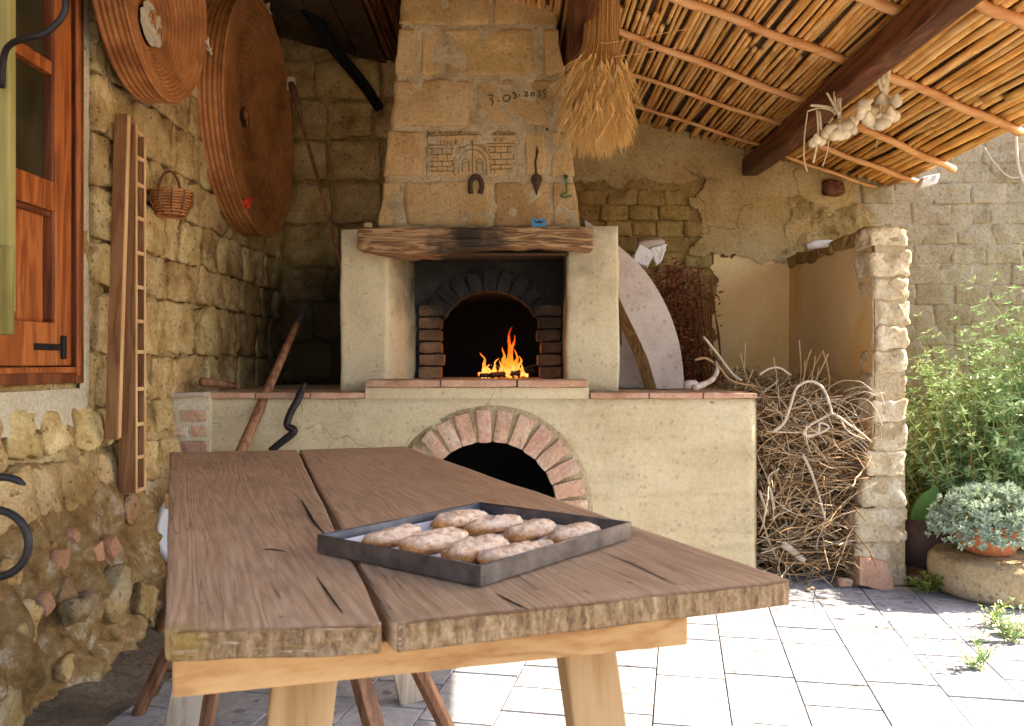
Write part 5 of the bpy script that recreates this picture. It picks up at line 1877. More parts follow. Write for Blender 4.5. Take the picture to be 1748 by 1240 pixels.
def packet():
    root = thing('paper_packet', P(1110, 440, 5.45), 'crumpled pale paper packet with a grey cap on top of the dried herbs', 'packet')
    c = P(1098, 438, 5.40)
    def f1(u, t, v): return c + Vector((u * .10 + v * .04, t * .08, v * .11 - u * .04))
    obj('packet', block(f1, (.12, .09, .13), cuts=4, rnd=.012, amp=.02, nscale=14), M['bag'], root)
    c2 = P(1124, 436, 5.38)
    def f2(u, t, v): return c2 + Vector((u * .07 * (1 + v), t * .06, v * .11 + u * .03))
    obj('fold', block(f2, (.09, .07, .13), cuts=4, rnd=.01, amp=.022, nscale=16), M['bag'], root)
    c3 = P(1112, 418, 5.42)
    def f3(u, t, v): return c3 + Vector((u * .17, t * .10, v * .06 + u * .02))
    obj('cap', block(f3, (.17, .10, .06), cuts=4, rnd=.025, amp=.012, nscale=14), M['greyboard'], root, smooth=True)
packet()
def herbs():
    root = thing('dried_herbs', (1.08, 5.62, CZ), 'bundle of dried reddish brown herbs stacked against the brick wall', 'herb bundle')
    vs, fs = [], []
    for k in range(2600):
        t = R.random()
        px = R.gauss(1150 + 26 * t, 22 + 8 * math.sin(t * 9)); py = 452 + t * 200 + R.gauss(0, 8) + abs(px - 1160) * .35
        if not 1100 < px < 1240: continue
        Y = 5.62 + R.uniform(-.20, .16)
        p = P(px, py, Y)
        if p.z < 1.0: continue
        quad_leaf(vs, fs, p, rdir(-1, .4), rdir(), R.uniform(.02, .055), R.uniform(.008, .022))
    obj('foliage', (vs, fs), M['herb'], root, kind='stuff')
    bm = bmesh.new()
    for k in range(46):
        a = P(R.uniform(1120, 1215), R.uniform(455, 560), 5.62 + R.uniform(-.15, .15)); b = Vector((a.x + R.uniform(-.12, .12), a.y + R.uniform(-.08, .08), CZ + .02))
        tube(bm, [a, a.lerp(b, .5) + Vector((R.uniform(-.04, .04), 0, 0)), b], .004, 4)
    obj('stems', bm, M['herb'], root, kind='stuff')
herbs()
# odds and ends on the counter
peb(1180, 658, 4.42, .052, M['greyboard'], 'round pale lump on the counter by the cut branch')
a = [P(1184, 663, 4.38), P(1200, 657, 4.42), P(1216, 648, 4.46), P(1224, 634, 4.5), P(1222, 618, 4.56)]
bm = bmesh.new(); tube(bm, smooth_path(a, 4), [.017] * 5 + [.015] * 4 + [.013] * 4 + [.010] * 4, 8)
tag(obj('cut_branch', bm, M['greyleg'], None, smooth=True), 'curved cut branch lying at the end of the counter', 'branch')

# ------------------------------------------------------------------ firewood
def twig_path(p, d, L, bend, n=6):
    pts = [p]
    for k in range(n):
        d = (d + rdir() * bend).normalized()
        pts.append(pts[-1] + d * L / n)
    return pts
def wood_ok(p):
    return CX1 + .015 < p.x < bay_x(max(4.39, p.y)) - .012 and p.z > .006
def pile_top(y): return min(1.08, .99 + (y - 4.5) * .18)
def firewood():
    bm = bmesh.new()
    cnt = 0
    while cnt < 2000:
        k = R.random()
        y = 4.42 + (R.random() ** 1.7) * 1.5
        x = R.uniform(1.26, 1.86)
        z = R.uniform(.0, pile_top(y))
        y += .10 * (z / 1.0) * R.uniform(0, 1)
        L = R.uniform(.15, .55)
        d = Vector((R.gauss(0, 1), R.gauss(0, .45), R.gauss(0, .42)))
        pts = twig_path(Vector((x, y, z)), d.normalized(), L, .20, 5)
        pts = [q for q in pts if wood_ok(q) and q.z < pile_top(q.y) + .06]
        if len(pts) < 3: continue
        r = R.choice([.0016, .002, .0026, .0032, .0042, .006])
        tube(bm, pts, [r * (1 - .5 * i / len(pts)) for i in range(len(pts))], 4)
        cnt += 1
    tag(obj('firewood_heap', bm, M['twig'], None, smooth=True), 'tangled heap of dry twigs filling the bay between counter and pillar', 'firewood', kind='stuff')
    # bits of bark and stumps deep in the heap
    vs, fs = [], []
    for k in range(900):
        y = 4.50 + R.random() * 1.2
        p = Vector((R.uniform(1.27, 1.84), y, R.uniform(.01, pile_top(y) - .06)))
        quad_leaf(vs, fs, p, rdir(), rdir(), R.uniform(.02, .07), R.uniform(.012, .03))
    tag(obj('bark_litter', (vs, fs), M['twig']), 'bark flakes and dead leaves among the twigs in the bay', 'bark', kind='stuff')
firewood()
def branch(label, px_pts, Y, r, m, taper=.5, group=None, cat='branch', name='branch', yslope=0.0):
    pts = smooth_path([P(px, py, Y + yslope * i) for i, (px, py) in enumerate(px_pts)], 5)
    bm = bmesh.new()
    n = len(pts)
    tube(bm, pts, [r * (1 - taper * i / n) for i in range(n)], 6)
    tag(obj(name, bm, m, None, smooth=True), label, cat, group)
branch('long bare white branch arching out of the firewood and down to the pillar', [(1318, 738), (1338, 722), (1350, 690), (1360, 662), (1382, 651), (1404, 662), (1416, 690), (1420, 708)], 4.36, .0085, M['twigpale'], .2, yslope=-.005)
branch('forked white branch sloping down across the firewood to the plaster edge', [(1416, 703), (1432, 712), (1448, 724), (1468, 738), (1488, 755)], 4.33, .0080, M['twigpale'], .45)
branch('thin pale fork beneath the sloping white branch', [(1434, 714), (1442, 730), (1456, 742), (1476, 750)], 4.34, .005, M['twigpale'], .5)
branch('pale root knotted into loops on the firewood', [(1420, 706), (1400, 716), (1380, 728), (1372, 742), (1392, 742), (1415, 730), (1400, 722), (1396, 738), (1380, 746), (1374, 738)], 4.34, .0075, M['twigpale'], .2)
branch('upright thin twig rising from the firewood against the bay wall', [(1404, 598), (1412, 625), (1416, 655), (1413, 672)], 4.62, .006, M['twig'], .1)
branch('straight twig slanting up out of the firewood over the counter corner', [(1201, 575), (1225, 605), (1250, 638), (1266, 650)], 4.62, .0075, M['twigpale'], .1)
branch('curled brown twig looping over the counter corner', [(1186, 615), (1205, 612), (1228, 628), (1248, 650), (1290, 660)], 4.58, .0075, M['twig'], .1)
branch('short pale twig bowed along the top of the firewood', [(1296, 640), (1312, 630), (1330, 628), (1346, 638), (1350, 640)], 4.55, .007, M['twigpale'], .3)
branch('thick pale branch lying low in the firewood', [(1335, 928), (1352, 940), (1368, 954), (1372, 958)], 4.40, .022, M['twigpale'], .3)
branch('pale stick leaning down the face of the firewood', [(1370, 775), (1384, 805), (1396, 840), (1408, 885)], 4.38, .0085, M['twigpale'], .35)
branch('bent pale stick at the counter side of the firewood', [(1296, 838), (1304, 860), (1312, 878)], 4.38, .008, M['twigpale'], .3)
branch('forked pale twig low by the counter side of the firewood', [(1322, 870), (1318, 845), (1312, 815), (1330, 800)], 4.38, .006, M['twigpale'], .3)
for k in range(16):
    x = R.uniform(1.42, 1.78); z = R.uniform(.78, 1.02)
    p = Vector((x, 4.44, z))
    d = Vector((R.uniform(.1, 1), -.35, R.uniform(-.1, .8))).normalized()
    pts = [p]
    for q in range(9):
        d = (d + Vector((.05, -.015, -.20)) + rdir() * .14).normalized()
        pts.append(pts[-1] + d * R.uniform(.025, .045))
    pts = [Vector((min(q.x, 1.90), max(4.33, q.y), q.z)) for q in pts]
    bm = bmesh.new(); tube(bm, smooth_path(pts, 3), R.uniform(.0017, .0026), 5)
    tag(obj('branch', bm, M['twigpale'], None, smooth=True), 'thin pale shoot arching out of the firewood towards the pillar', 'branch', 'pale shoots arching from the firewood')
for k in range(46):
    x = R.uniform(1.27, 1.80); z = R.uniform(.12, 1.02); 
    y = 4.40 + R.uniform(-.02, .06) + .06 * z
    d = Vector((R.gauss(0, 1), -.12, R.gauss(0, .6))).normalized()
    pts = twig_path(Vector((x, y, z)), d, R.uniform(.18, .42), .16, 7)
    pts = [q for q in pts if wood_ok(q) and q.y > 4.30]
    if len(pts) < 4: continue
    bm = bmesh.new(); r = R.uniform(.0025, .005)
    tube(bm, pts, [r * (1 - .6 * i / len(pts)) for i in range(len(pts))], 5)
    j = len(pts) // 2
    fk = twig_path(pts[j], ((pts[j + 1] - pts[j]).normalized() + rdir() * .6).normalized(), R.uniform(.06, .16), .2, 4)
    tube(bm, [q for q in fk if wood_ok(q)] if all(wood_ok(q) for q in fk) else [pts[j], pts[j + 1]], r * .6, 4)
    tag(obj('branch', bm, M['twig'] if R.random() < .75 else M['twigpale'], None, smooth=True), 'loose twig sticking out of the front of the firewood heap', 'branch', 'loose twigs on the front of the firewood')
for k in range(12):
    x = R.uniform(1.24, 1.72); y = 4.55 + R.uniform(0, .3); z = 1.0
    d = Vector((R.uniform(-.4, .4), R.uniform(-.3, .1), 1)).normalized()
    pts = twig_path(Vector((x, y, z)), d, R.uniform(.12, .28), .13, 6)
    bm = bmesh.new(); tube(bm, smooth_path(pts, 2), .0038, 5)
    tag(obj('branch', bm, M['twig'], None, smooth=True), 'thin twig standing up from the top of the firewood', 'branch', 'thin twigs on top of the firewood')
def fragment():
    root_p = P(1500, 1000, 4.30)
    def f(u, t, v):
        q = Vector((u * .17 * (1 - .25 * v), t * .05, v * .14 + u * -.03))
        return Vector((root_p.x + q.x, 4.33 + q.y + (v + .5) * .05, .075 + q.z))
    tag(obj('stone_fragment', block(f, (.17, .05, .14), cuts=4, rnd=.008, amp=.012, nscale=12), M['shard'], None), 'pinkish flat stone fragment leaning on the foot of the pillar', 'stone')
    p = P(1442, 1001, 4.36)
    def f2(u, t, v): return Vector((p.x + u * .07, 4.36 + t * .05, .022 + v * .042))
    tag(obj('terracotta_chip', block(f2, (.07, .05, .042), cuts=3, rnd=.015, amp=.008, nscale=16), M['cotto'], None), 'small terracotta chip on the ground before the firewood', 'terracotta chip')
    for k in range(14):
        q = floor_at(R.uniform(1300, 1440), R.uniform(985, 1012))
        s = R.uniform(.008, .02)
        tag(obj('pebble', block(lambda u, t, v, q=q, s=s: Vector((q.x + u * s * 1.4, q.y + t * s, .004 + s * .3 + v * s * .6)), (s * 1.4, s, s * .6), cuts=2, rnd=s * .3, amp=s * .1, nscale=40), M['millstone'], None, smooth=True), 'small pebble on the paving edge before the firewood', 'pebble', 'pebbles before the firewood')
fragment()
# white shard on the bay wall
bm = bmesh.new()
p = P(1405, 416, 5.1)
rg = tube(bm, [p + Vector((-.085, .03, -.012)), p + Vector((-.04, .01, -.004)), p + Vector((.03, 0, .0)), p + Vector((.09, -.01, .012))], [.030, .038, .034, .004], 10)
for ring in rg:
    c = sum((v.co for v in ring), Vector()) / len(ring)
    for v in ring: v.co.z = c.z + (v.co.z - c.z) * .7
tag(obj('white_jug', bm, M['white'], None, smooth=True), 'white broken jug lying on top of the bay wall', 'jug')
can = thing('tin_can', P(1585, 308, 5.45), 'small dented white tin wedged under the corner of the eave', 'tin')
cc_ = P(1585, 309, 5.45)
def canf(u, t, v): return cc_ + Vector((u * .115 + v * .03, t * .07, v * .075 + u * .03))
obj('tin', block(canf, (.115, .07, .075), cuts=3, rnd=.012, amp=.014, nscale=14), M['white'], can)

# ------------------------------------------------------------------ wheat sheaf
def sheaf():
    cx, cy = .437, 4.15
    root = thing('wheat_sheaf', (cx, cy, 2.9), 'big sheaf of golden wheat hung ears down beside the chimney', 'wheat sheaf')
    bm = bmesh.new()
    be = bmesh.new()
    for k in range(640):
        a = R.uniform(0, 6.283); rr = math.sqrt(R.random())
        top = Vector((cx + .085 * rr * math.cos(a) + .005, cy + .07 * rr * math.sin(a), 3.02))
        spread = 1 + R.uniform(-.2, .45)
        end = Vector((cx - .012 + .118 * rr * spread * math.cos(a), cy + .12 * rr * spread * math.sin(a), R.uniform(2.33, 2.62)))
        mid = Vector((cx + .088 * rr * math.cos(a), cy + .075 * rr * math.sin(a), 2.72))
        pts = smooth_path([top, mid, end], 3)
        tube(bm, pts, R.uniform(.0013, .0024), 3)
        d = (pts[-1] - pts[-2]).normalized()
        d = (d + Vector((R.gauss(0, .28), R.gauss(0, .28), -.25))).normalized()
        e = end
        L = R.uniform(.045, .07)
        tube(be, [e, e + d * L * .5, e + d * L], [.003, .0075, .0025], 5)
        for j in range(15):
            q = e + d * L * R.uniform(.1, 1)
            dd = (d + rdir() * .42 + Vector((0, 0, -.22))).normalized()
            l2 = R.uniform(.06, .135)
            tube(be, [q, q + dd * l2 * .6, q + dd * l2 + Vector((0, 0, -.008))], [.0011, .0009, .0004], 3, caps=False)
    obj('stalks', bm, M['straw'], root, kind='stuff')
    obj('ears', be, M['ears'], root, kind='stuff')
    bm = bmesh.new()
    for k in range(3):
        q = P(R.uniform(990, 1060), R.uniform(45, 110), 4.1)
        tube(bm, smooth_path([q, q + Vector((R.choice([-.06, .09, .2]), -.05, R.uniform(-.06, .04))), q + Vector((R.choice([-.12, .12, .34]), -.08, R.uniform(-.12, .02)))], 5), .0016, 3)
    obj('stray_stalks', bm, M['straw'], root, kind='stuff')
    bm = bmesh.new(); tube(bm, [(cx + .09 * math.cos(rad(q)), cy + .076 * math.sin(rad(q)), 2.93 + .006 * math.sin(rad(q * 2))) for q in range(0, 361, 15)], .006, 5)
    obj('binding', bm, M['straw'], root, smooth=True)
sheaf()

# ------------------------------------------------------------------ garlic hung on the rafter
def bulb_mesh(seed):
    bm = bmesh.new()
    bmesh.ops.create_uvsphere(bm, u_segments=16, v_segments=10, radius=1)
    for v in bm.verts:
        a = math.atan2(v.co.y, v.co.x)
        lob = 1 + .09 * abs(math.cos(3.5 * a + seed)) - .05
        z = v.co.z
        r = v.co.xy.length
        if z > .35:
            k = (z - .35) / .65
            sc_ = (1 - k) ** .6
            v.co.xy *= lob * max(.16, sc_ / max(.01, math.sqrt(1 - z * z)) * .82) if z < .999 else 1
            v.co.z = z + k * .55
        else:
            v.co.xy *= lob
        v.co += Vector((1, 1, 1)) * .03 * fbm(v.co * 2 + Vector((seed, 0, 0)), 2)
    bm.transform(Matrix.Scale(.0255, 4))
    me = bpy.data.meshes.new('bulb'); bm.to_mesh(me); bm.free()
    me.materials.append(M['garlic'])
    me.polygons.foreach_set('use_smooth', [True] * len(me.polygons))
    return me
bulbs = [bulb_mesh(s) for s in (0, 1.3, 2.9)]
def garlic(label, Y, stems, heads, extra, cord):
    root = thing('garlic_bunch', P(*cord[0], Y), label, 'garlic', 'bunches of garlic hung from the main rafter')
    for (px, py, s) in heads:
        p = P(px, py, Y + R.uniform(-.03, .03))
        inst('bulb', R.choice(bulbs), root, p, (R.uniform(-1.2, 1.2), R.uniform(-1.2, 1.2), R.uniform(0, 6)), (s, s, s))
    bm = bmesh.new()
    for pl, r in stems:
        pts = smooth_path([P(px, py, Y + R.uniform(-.012, .012)) for px, py in pl], 4)
        tube(bm, pts, [r * R.uniform(.85, 1.1) for _ in pts], 6)
    obj('stems', bm, M['garlicstem'], root, smooth=True)
    bm = bmesh.new()
    for pl, r in extra:
        tube(bm, smooth_path([P(px, py, Y - .01) for px, py in pl], 4), r, 4)
    obj('dry_leaves', bm, M['garlicstem'], root, smooth=True)
    bm = bmesh.new(); tube(bm, [P(px, py, Y) for px, py in cord], .002, 4); obj('cord', bm, M['twine'], root)
def Z4(l): return [(1350 + a / 5.636, 80 + b / 5.636) for a, b in l]
def Z4h(l): return [(1350 + a / 5.636, 80 + b / 5.636, s) for a, b, s in l]
garlic('lower bunch of garlic with long trailing dry leaves under the dark rafter', 4.28,
       [(Z4([(450, 640), (400, 540), (345, 440)]), .006), (Z4([(460, 640), (425, 540), (420, 430)]), .007), (Z4([(470, 640), (460, 530), (455, 410)]), .008), (Z4([(480, 640), (475, 560), (478, 490)]), .006),
        (Z4([(440, 650), (380, 590), (290, 570), (190, 565)]), .007), (Z4([(430, 650), (380, 610), (280, 590), (160, 620)]), .005), (Z4([(470, 700), (465, 660), (450, 620)]), .012)],
       Z4h([(370, 800, 1.1), (420, 850, 1.2), (470, 780, 1.15), (520, 830, 1.25), (570, 740, 1.15), (600, 720, 1.1), (540, 760, 1.2), (330, 850, 1.0), (290, 910, 1.0), (215, 925, 1.0), (480, 850, 1.15), (590, 800, 1.05), (250, 900, .9)]),
       [(Z4([(160, 630), (140, 780), (125, 950), (130, 1110), (160, 1200)]), .0035), (Z4([(250, 610), (262, 780), (245, 960), (215, 1120)]), .006), (Z4([(275, 620), (290, 760), (285, 800)]), .006), (Z4([(365, 890), (350, 1010), (305, 1150)]), .003),
        (Z4([(600, 340), (540, 400), (490, 450)]), .004), (Z4([(405, 690), (360, 740)]), .006)],
       Z4([(455, 700), (465, 560), (460, 340)]))
garlic('upper bunch of garlic with a bushy cut stalk beside the dark rafter', 4.05,
       [(Z4([(890, 420), (860, 320), (820, 230), (760, 180)]), .010), (Z4([(900, 420), (885, 300), (860, 200), (850, 170)]), .010), (Z4([(900, 420), (900, 300), (890, 220)]), .011), (Z4([(915, 420), (935, 300), (950, 200), (1000, 110)]), .010),
        (Z4([(910, 420), (920, 310), (935, 215)]), .011), (Z4([(880, 430), (840, 330), (830, 250)]), .009), (Z4([(890, 300), (900, 400), (895, 480)]), .022), (Z4([(860, 560), (870, 640), (870, 690)]), .008)],
       Z4h([(870, 520, 1.35), (1010, 530, 1.15), (700, 560, 1.2), (720, 590, 1.0), (680, 650, 1.1), (770, 650, 1.35), (740, 690, 1.2), (800, 740, 1.1), (860, 750, 1.15), (920, 690, 1.2), (990, 670, 1.2), (950, 650, 1.1), (830, 690, 1.0), (760, 720, 1.1), (910, 730, 1.1), (680, 610, 1.0)]),
       [(Z4([(700, 540), (690, 520), (670, 510)]), .004), (Z4([(830, 890), (825, 950), (815, 980)]), .002)],
       Z4([(890, 440), (860, 180), (850, 0), (850, -40)]))

# ------------------------------------------------------------------ planting on the sunny side
def bed(u, v):
    z = .02 + .10 * max(0, min(1, (v - 4.35) * 2.0)) + .04 * fbm((u * 3, v * 3, 1))
    return Vector((u, v, z if v > 4.3 else -.01))
obj('planting_bed', sheet(bed, 2.08, 4.4, 4.2, YB + .02, .06), M['mortar'], kind='structure', smooth=True)
def whorl_stem(lv, lf, bm, p, d, L, n, ll, lw, r, bend=.10, taper=.5, top=True):
    pts = twig_path(p, d, L, bend, 7)
    sp = smooth_path(pts, 2)
    tube(bm, sp, [r * (1 - .6 * i / len(sp)) for i in range(len(sp))], 3, caps=False)
    m = len(sp)
    for k in range(n):
        t = .12 + .88 * k / max(1, n - 1)
        i = min(m - 2, int(t * (m - 1)))
        q = sp[i]; ax = (sp[i + 1] - sp[i]).normalized()
        u, v = frame_of(ax)
        a0 = R.uniform(0, 6.28)
        for j in range(4):
            a = a0 + j * 1.571 + R.uniform(-.3, .3)
            dd = (u * math.cos(a) + v * math.sin(a)) * .95 + ax * R.uniform(.1, .55)
            s = (1 - taper * t) * R.uniform(.7, 1.2)
            quad_leaf(lv, lf, q, dd, ax, ll * s, lw * s, .2)
def bush():
    root = thing('leafy_bush', (2.95, 4.95, .1), 'tall sunlit bush with small pale green leaves on upright stems by the pillar', 'bush')
    lv, lf = [], []
    bm = bmesh.new()
    for k in range(390):
        x = R.uniform(2.5, 3.9); y = R.uniform(4.65, 5.5)
        base = Vector((x, y, .10))
        hx = max(0, min(1, (x - 2.4) / 1.0))
        L = R.uniform(.60, .95) + .98 * hx * R.uniform(.6, 1.05)
        d = Vector((R.gauss(-.12, .24), R.gauss(-.14, .18), 1)).normalized()
        whorl_stem(lv, lf, bm, base, d, L, int(8 + L * 9), .076, .031, .0035, .08)
    for k in range(170):     # branches that arch out to the light
        x = R.uniform(2.55, 3.7); y = R.uniform(4.6, 5.3)
        p = Vector((x, y, R.uniform(.35, 1.0)))
        d = Vector((R.gauss(-.45, .5), R.gauss(-.5, .35), R.uniform(-.1, .9))).normalized()
        whorl_stem(lv, lf, bm, p, d, R.uniform(.25, .5), 10, .062, .022, .0025, .14)
    obj('leaves', (lv, lf), M['leaf'], root, kind='stuff')
    obj('stems', bm, M['stemg'], root, kind='stuff')
bush()
def low_bush():
    root = thing('low_shrub', (2.5, 5.0, .1), 'darker low shrub with tangled stems in the shade behind the pillar', 'shrub')
    lv, lf = [], []
    bm = bmesh.new()
    for k in range(120):
        x = R.uniform(2.18, 2.75); y = R.uniform(4.75, 5.6)
        d = Vector((R.gauss(0, .3), R.gauss(-.2, .25), 1)).normalized()
        whorl_stem(lv, lf, bm, Vector((x, y, .1)), d, R.uniform(.4, 1.0), 16, .040, .016, .003, .16)
    obj('leaves', (lv, lf), M['leafyel'], root, kind='stuff')
    obj('stems', bm, M['drystem'], root, kind='stuff')
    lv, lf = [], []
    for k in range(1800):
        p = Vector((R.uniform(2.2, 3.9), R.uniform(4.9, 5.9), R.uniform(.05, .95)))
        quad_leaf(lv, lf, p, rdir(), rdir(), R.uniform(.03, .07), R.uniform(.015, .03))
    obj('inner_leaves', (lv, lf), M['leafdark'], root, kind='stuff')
low_bush()
def tall_weeds():
    root = thing('tall_weeds', (2.9, 5.7, .1), 'thin tall green weeds standing against the adobe wall behind the bush', 'weeds')
    lv, lf = [], []
    bm = bmesh.new()
    for k in range(46):
        x = R.uniform(2.42, 4.0); y = R.uniform(5.55, 5.95)
        L = R.uniform(.9, 1.35) + (.55 if x > 2.9 and R.random() < .4 else 0)
        d = Vector((R.gauss(.03, .07), R.gauss(0, .05), 1)).normalized()
        whorl_stem(lv, lf, bm, Vector((x, y, .1)), d, L, int(L * 24), .035, .006, .0032, .04, .45)
    obj('leaves', (lv, lf), M['leafyel'], root, kind='stuff')
    obj('stems', bm, M['stemg'], root, kind='stuff')
tall_weeds()
def dry_tangle():
    bm = bmesh.new()
    for k in range(170):
        p = Vector((R.uniform(2.5, 3.7), R.uniform(4.55, 5.0), R.uniform(.25, .85)))
        pts = twig_path(p, Vector((R.gauss(0, .6), R.gauss(-.2, .3), R.gauss(-.3, .8))).normalized(), R.uniform(.12, .35), .3, 6)
        tube(bm, pts, .0017, 3, caps=False)
    tag(obj('dry_tangle', bm, M['drystem']), 'tangle of dry yellow stems under the bush', 'dry stems', kind='stuff')
dry_tangle()
def creeper():
    root = thing('dry_creeper', (3.45, 6.0, 2.6), 'bare dry creeper stems hanging down the adobe wall under the eave', 'creeper')
    for pl, r in (([(1733, 200), (1735, 260), (1742, 300), (1760, 335)], .012), ([(1680, 252), (1700, 282), (1725, 303), (1752, 300)], .0055)):
        bm = bmesh.new(); tube(bm, smooth_path([P(a, b, 6.02) for a, b in pl], 6), r, 6); obj('stem', bm, M['twigpale'], root, smooth=True)
creeper()

# millstone, terracotta bowl and its succulent
mill = thing('millstone', (2.47, 4.25, 0), 'thick old round millstone lying on the ground under the terracotta bowl', 'millstone')
bm = bmesh.new()
prof = [(0, .20), (.12, .198), (.24, .197), (.31, .194), (.335, .186), (.350, .165), (.356, .12), (.352, .07), (.338, .03), (.31, .004), (0, .0)]
lathe(bm, prof, 56)
for v in bm.verts:
    n = v.co.copy()
    a = math.atan2(n.y, n.x)
    k = fbm(Vector((n.x * 6, n.y * 6, n.z * 6)), 4)
    v.co.xy *= 1 + .035 * k * min(1, n.xy.length / .2) + .02 * math.sin(2 * a + 1)
    v.co.z += .012 * k * (1 if n.z > .05 else .2)
bmesh.ops.transform(bm, matrix=Matrix.Translation((2.47, 4.25, .002)), verts=bm.verts[:])
obj('stone', bm, M['millstone'], mill, smooth=True)
PC = Vector((2.37, 4.22, .205))
pot = thing('terracotta_bowl', PC, 'shallow terracotta bowl on the millstone holding a grey green succulent', 'plant pot')
bm = bmesh.new()
lathe(bm, [(0, 0), (.085, 0), (.105, .012), (.150, .07), (.185, .14), (.195, .145), (.195, .16), (.18, .16), (.172, .14), (.14, .10), (0, .10)], 40)
bmesh.ops.transform(bm, matrix=Matrix.Translation(PC), verts=bm.verts[:])
obj('bowl', bm, M['pot'], pot, smooth=True)
bm = bmesh.new(); lathe(bm, [(0, .128), (.165, .125)], 24); bmesh.ops.transform(bm, matrix=Matrix.Translation(PC), verts=bm.verts[:]); obj('soil', bm, M['mortar'], pot)
def succulent():
    root = thing('succulent', PC + Vector((0, 0, .13)), 'mounded grey green succulent spilling over the rim of the terracotta bowl', 'succulent')
    lv, lf = [], []
    bm = bmesh.new()
    c = PC + Vector((.03, 0, .125))
    for k in range(820):
        d = rdir(-.27, 1)
        rr = R.uniform(.72, 1.0)
        p = c + Vector((d.x * .305 * rr, d.y * .27 * rr, d.z * .215 * rr + .0))
        if d.z < 0: p.z = c.z + d.z * .24 * rr
        ax = (d + Vector((0, 0, .5)) + rdir() * .35).normalized()
        if R.random() < .35: tube(bm, [c + (p - c) * .3, p], .003, 3, caps=False)
        u, v = frame_of(ax)
        for j in range(9):
            a = j * 2.4
            t = j / 9
            dd = (u * math.cos(a) + v * math.sin(a)) * (1 - t * .75) + ax * (.25 + t * .8)
            quad_leaf(lv, lf, p + ax * .010 * t, dd, ax, R.uniform(.020, .032), R.uniform(.011, .016), .3)
    for k in range(500):
        d = rdir(-.3, 1)
        quad_leaf(lv, lf, c + Vector((d.x * .2, d.y * .18, d.z * .14)) * R.uniform(.5, 1), rdir(), rdir(), .03, .02)
    obj('rosettes', (lv, lf), M['succ'], root, kind='stuff')
    obj('stems', bm, M['stemg'], root, kind='stuff')
succulent()
PC2 = Vector((2.72, 4.30, .205))
pot2 = thing('terracotta_saucer', PC2, 'low terracotta saucer on the millstone behind the bowl', 'saucer')
bm = bmesh.new(); lathe(bm, [(0, 0), (.12, 0), (.14, .04), (.13, .04), (.11, .012), (0, .012)], 32); bmesh.ops.transform(bm, matrix=Matrix.Translation(PC2), verts=bm.verts[:])
obj('dish', bm, M['pot'], pot2, smooth=True)
jar = thing('brown_jar', (2.27, 4.66, 0), 'dark brown round jar in the shade between pillar and millstone', 'jar')
bm = bmesh.new()
lathe(bm, [(0, 0), (.13, 0), (.165, .06), (.185, .16), (.18, .24), (.165, .275), (.175, .29), (.155, .29), (.145, .26), (0, .25)], 40)
bmesh.ops.transform(bm, matrix=Matrix.Translation((2.27, 4.66, .02)), verts=bm.verts[:])
obj('body', bm, M['jar'], jar, smooth=True)
padr = thing('prickly_pear', (2.2, 4.5, 0), 'single smooth green cactus pad growing from the brown jar behind the succulent', 'cactus')
def padf(u, t, v):
    r = math.sqrt(max(0, .25 - u * u))
    c = P(1577, 868, 4.66)
    w_ = .072 * (1 - 4 * v * v) ** .5 if abs(v) < .5 else 0
    return Vector((c.x + u * 2 * w_ + v * .085, c.y + t * .03 * (1 - 4 * v * v), c.z + v * .24 + u * .03))
obj('pad', block(padf, (.14, .03, .24), cuts=10, rnd=.005, amp=.0, nscale=5), M['pad'], padr, smooth=True)
pp = P(1568, 896, 4.66)
bm = bmesh.new(); tube(bm, [pp, Vector((pp.x - .005, 4.66, .24))], [.016, .018], 8); obj('stem', bm, M['pad'], padr, smooth=True)
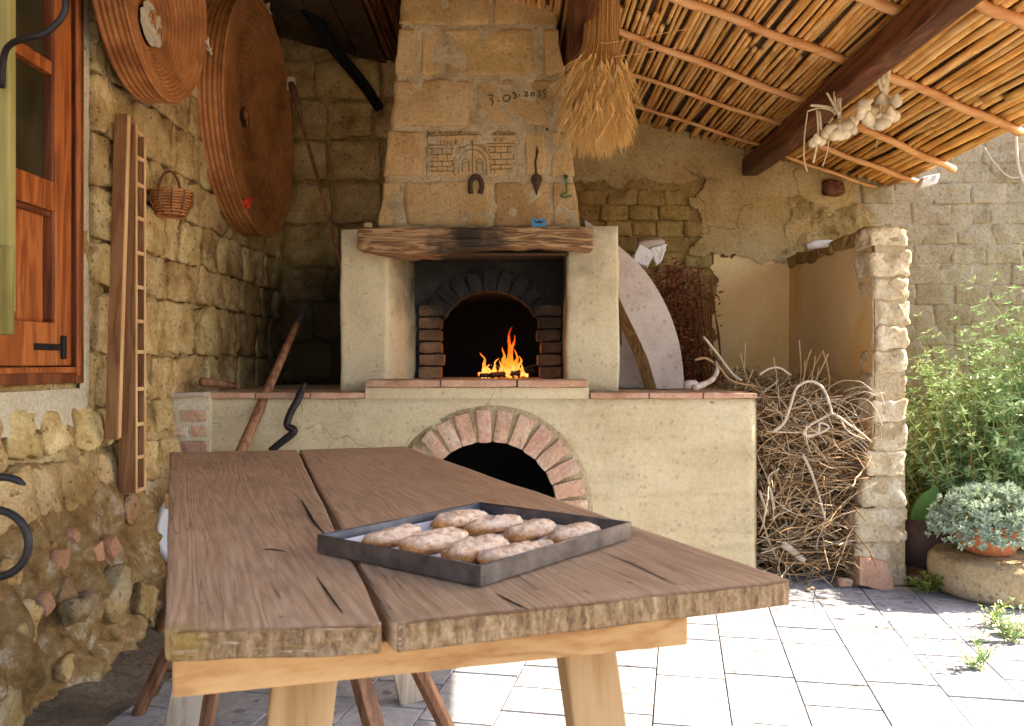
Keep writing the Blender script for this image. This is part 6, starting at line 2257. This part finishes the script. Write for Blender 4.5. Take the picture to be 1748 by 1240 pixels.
def weed(px, py, n, L, label, m, fresh):
    p = floor_at(px, py)
    root = thing('ground_weed', p, label, 'weed')
    lv, lf = [], []
    bm = bmesh.new()
    for k in range(n):
        d = Vector((R.gauss(0, .55), R.gauss(-.1, .45), .8)).normalized()
        pts = twig_path(p + Vector((R.uniform(-.03, .03), R.uniform(-.03, .03), 0)), d, L * R.uniform(.5, 1.1), .15, 5)
        tube(bm, pts, .0018, 3, caps=False)
        for q, q2 in zip(pts[1:], pts[2:] + [pts[-1] + (pts[-1] - pts[-2])]):
            for j in range(3 if fresh else 2):
                quad_leaf(lv, lf, q, (q2 - q).normalized() * .4 + rdir(-.3, .6), Vector((0, 0, 1)), R.uniform(.02, .045) * (1.2 if fresh else .8), R.uniform(.014, .024) * (1.2 if fresh else .7))
    obj('leaves', (lv, lf), m, root, kind='stuff')
    obj('stems', bm, M['stemg'], root, kind='stuff')
def litter():
    vs, fs = [], []
    for k in range(130):
        q = floor_at(R.uniform(1480, 1748), R.uniform(1040, 1150))
        if R.random() < .4: q = floor_at(R.uniform(1300, 1560), R.uniform(990, 1030))
        quad_leaf(vs, fs, q + Vector((0, 0, .004)), rdir(-.1, .25), Vector((0, 0, 1)), R.uniform(.012, .035), R.uniform(.006, .014), .3)
    tag(obj('fallen_leaves', (vs, fs), M['twig']), 'dry leaf bits scattered on the paving round the millstone', 'leaves', kind='stuff')
litter()
weed(1583, 1012, 14, .13, 'fresh green weed growing at the side of the millstone', M['leafyel'], True)
weed(1730, 1098, 16, .17, 'pale sunlit weed growing from the paving before the millstone', M['leaf'], False)
weed(1672, 1142, 10, .12, 'small sunlit weed in a paving joint nearest the camera', M['leaf'], False)
weed(1690, 1068, 8, .12, 'thin weed at the foot of the millstone', M['leafyel'], False)
weed(1574, 945, 10, .16, 'leafy green sprout beside the brown jar', M['leafyel'], True)
p = floor_at(1735, 1085)
tag(obj('round_stone', block(lambda u, t, v: Vector((p.x + u * .12, p.y + t * .09, .03 + v * .06)), (.12, .09, .06), cuts=4, rnd=.028, amp=.006, nscale=12), M['pillar'], None, smooth=True), 'rounded white stone on the paving beside the millstone', 'stone')
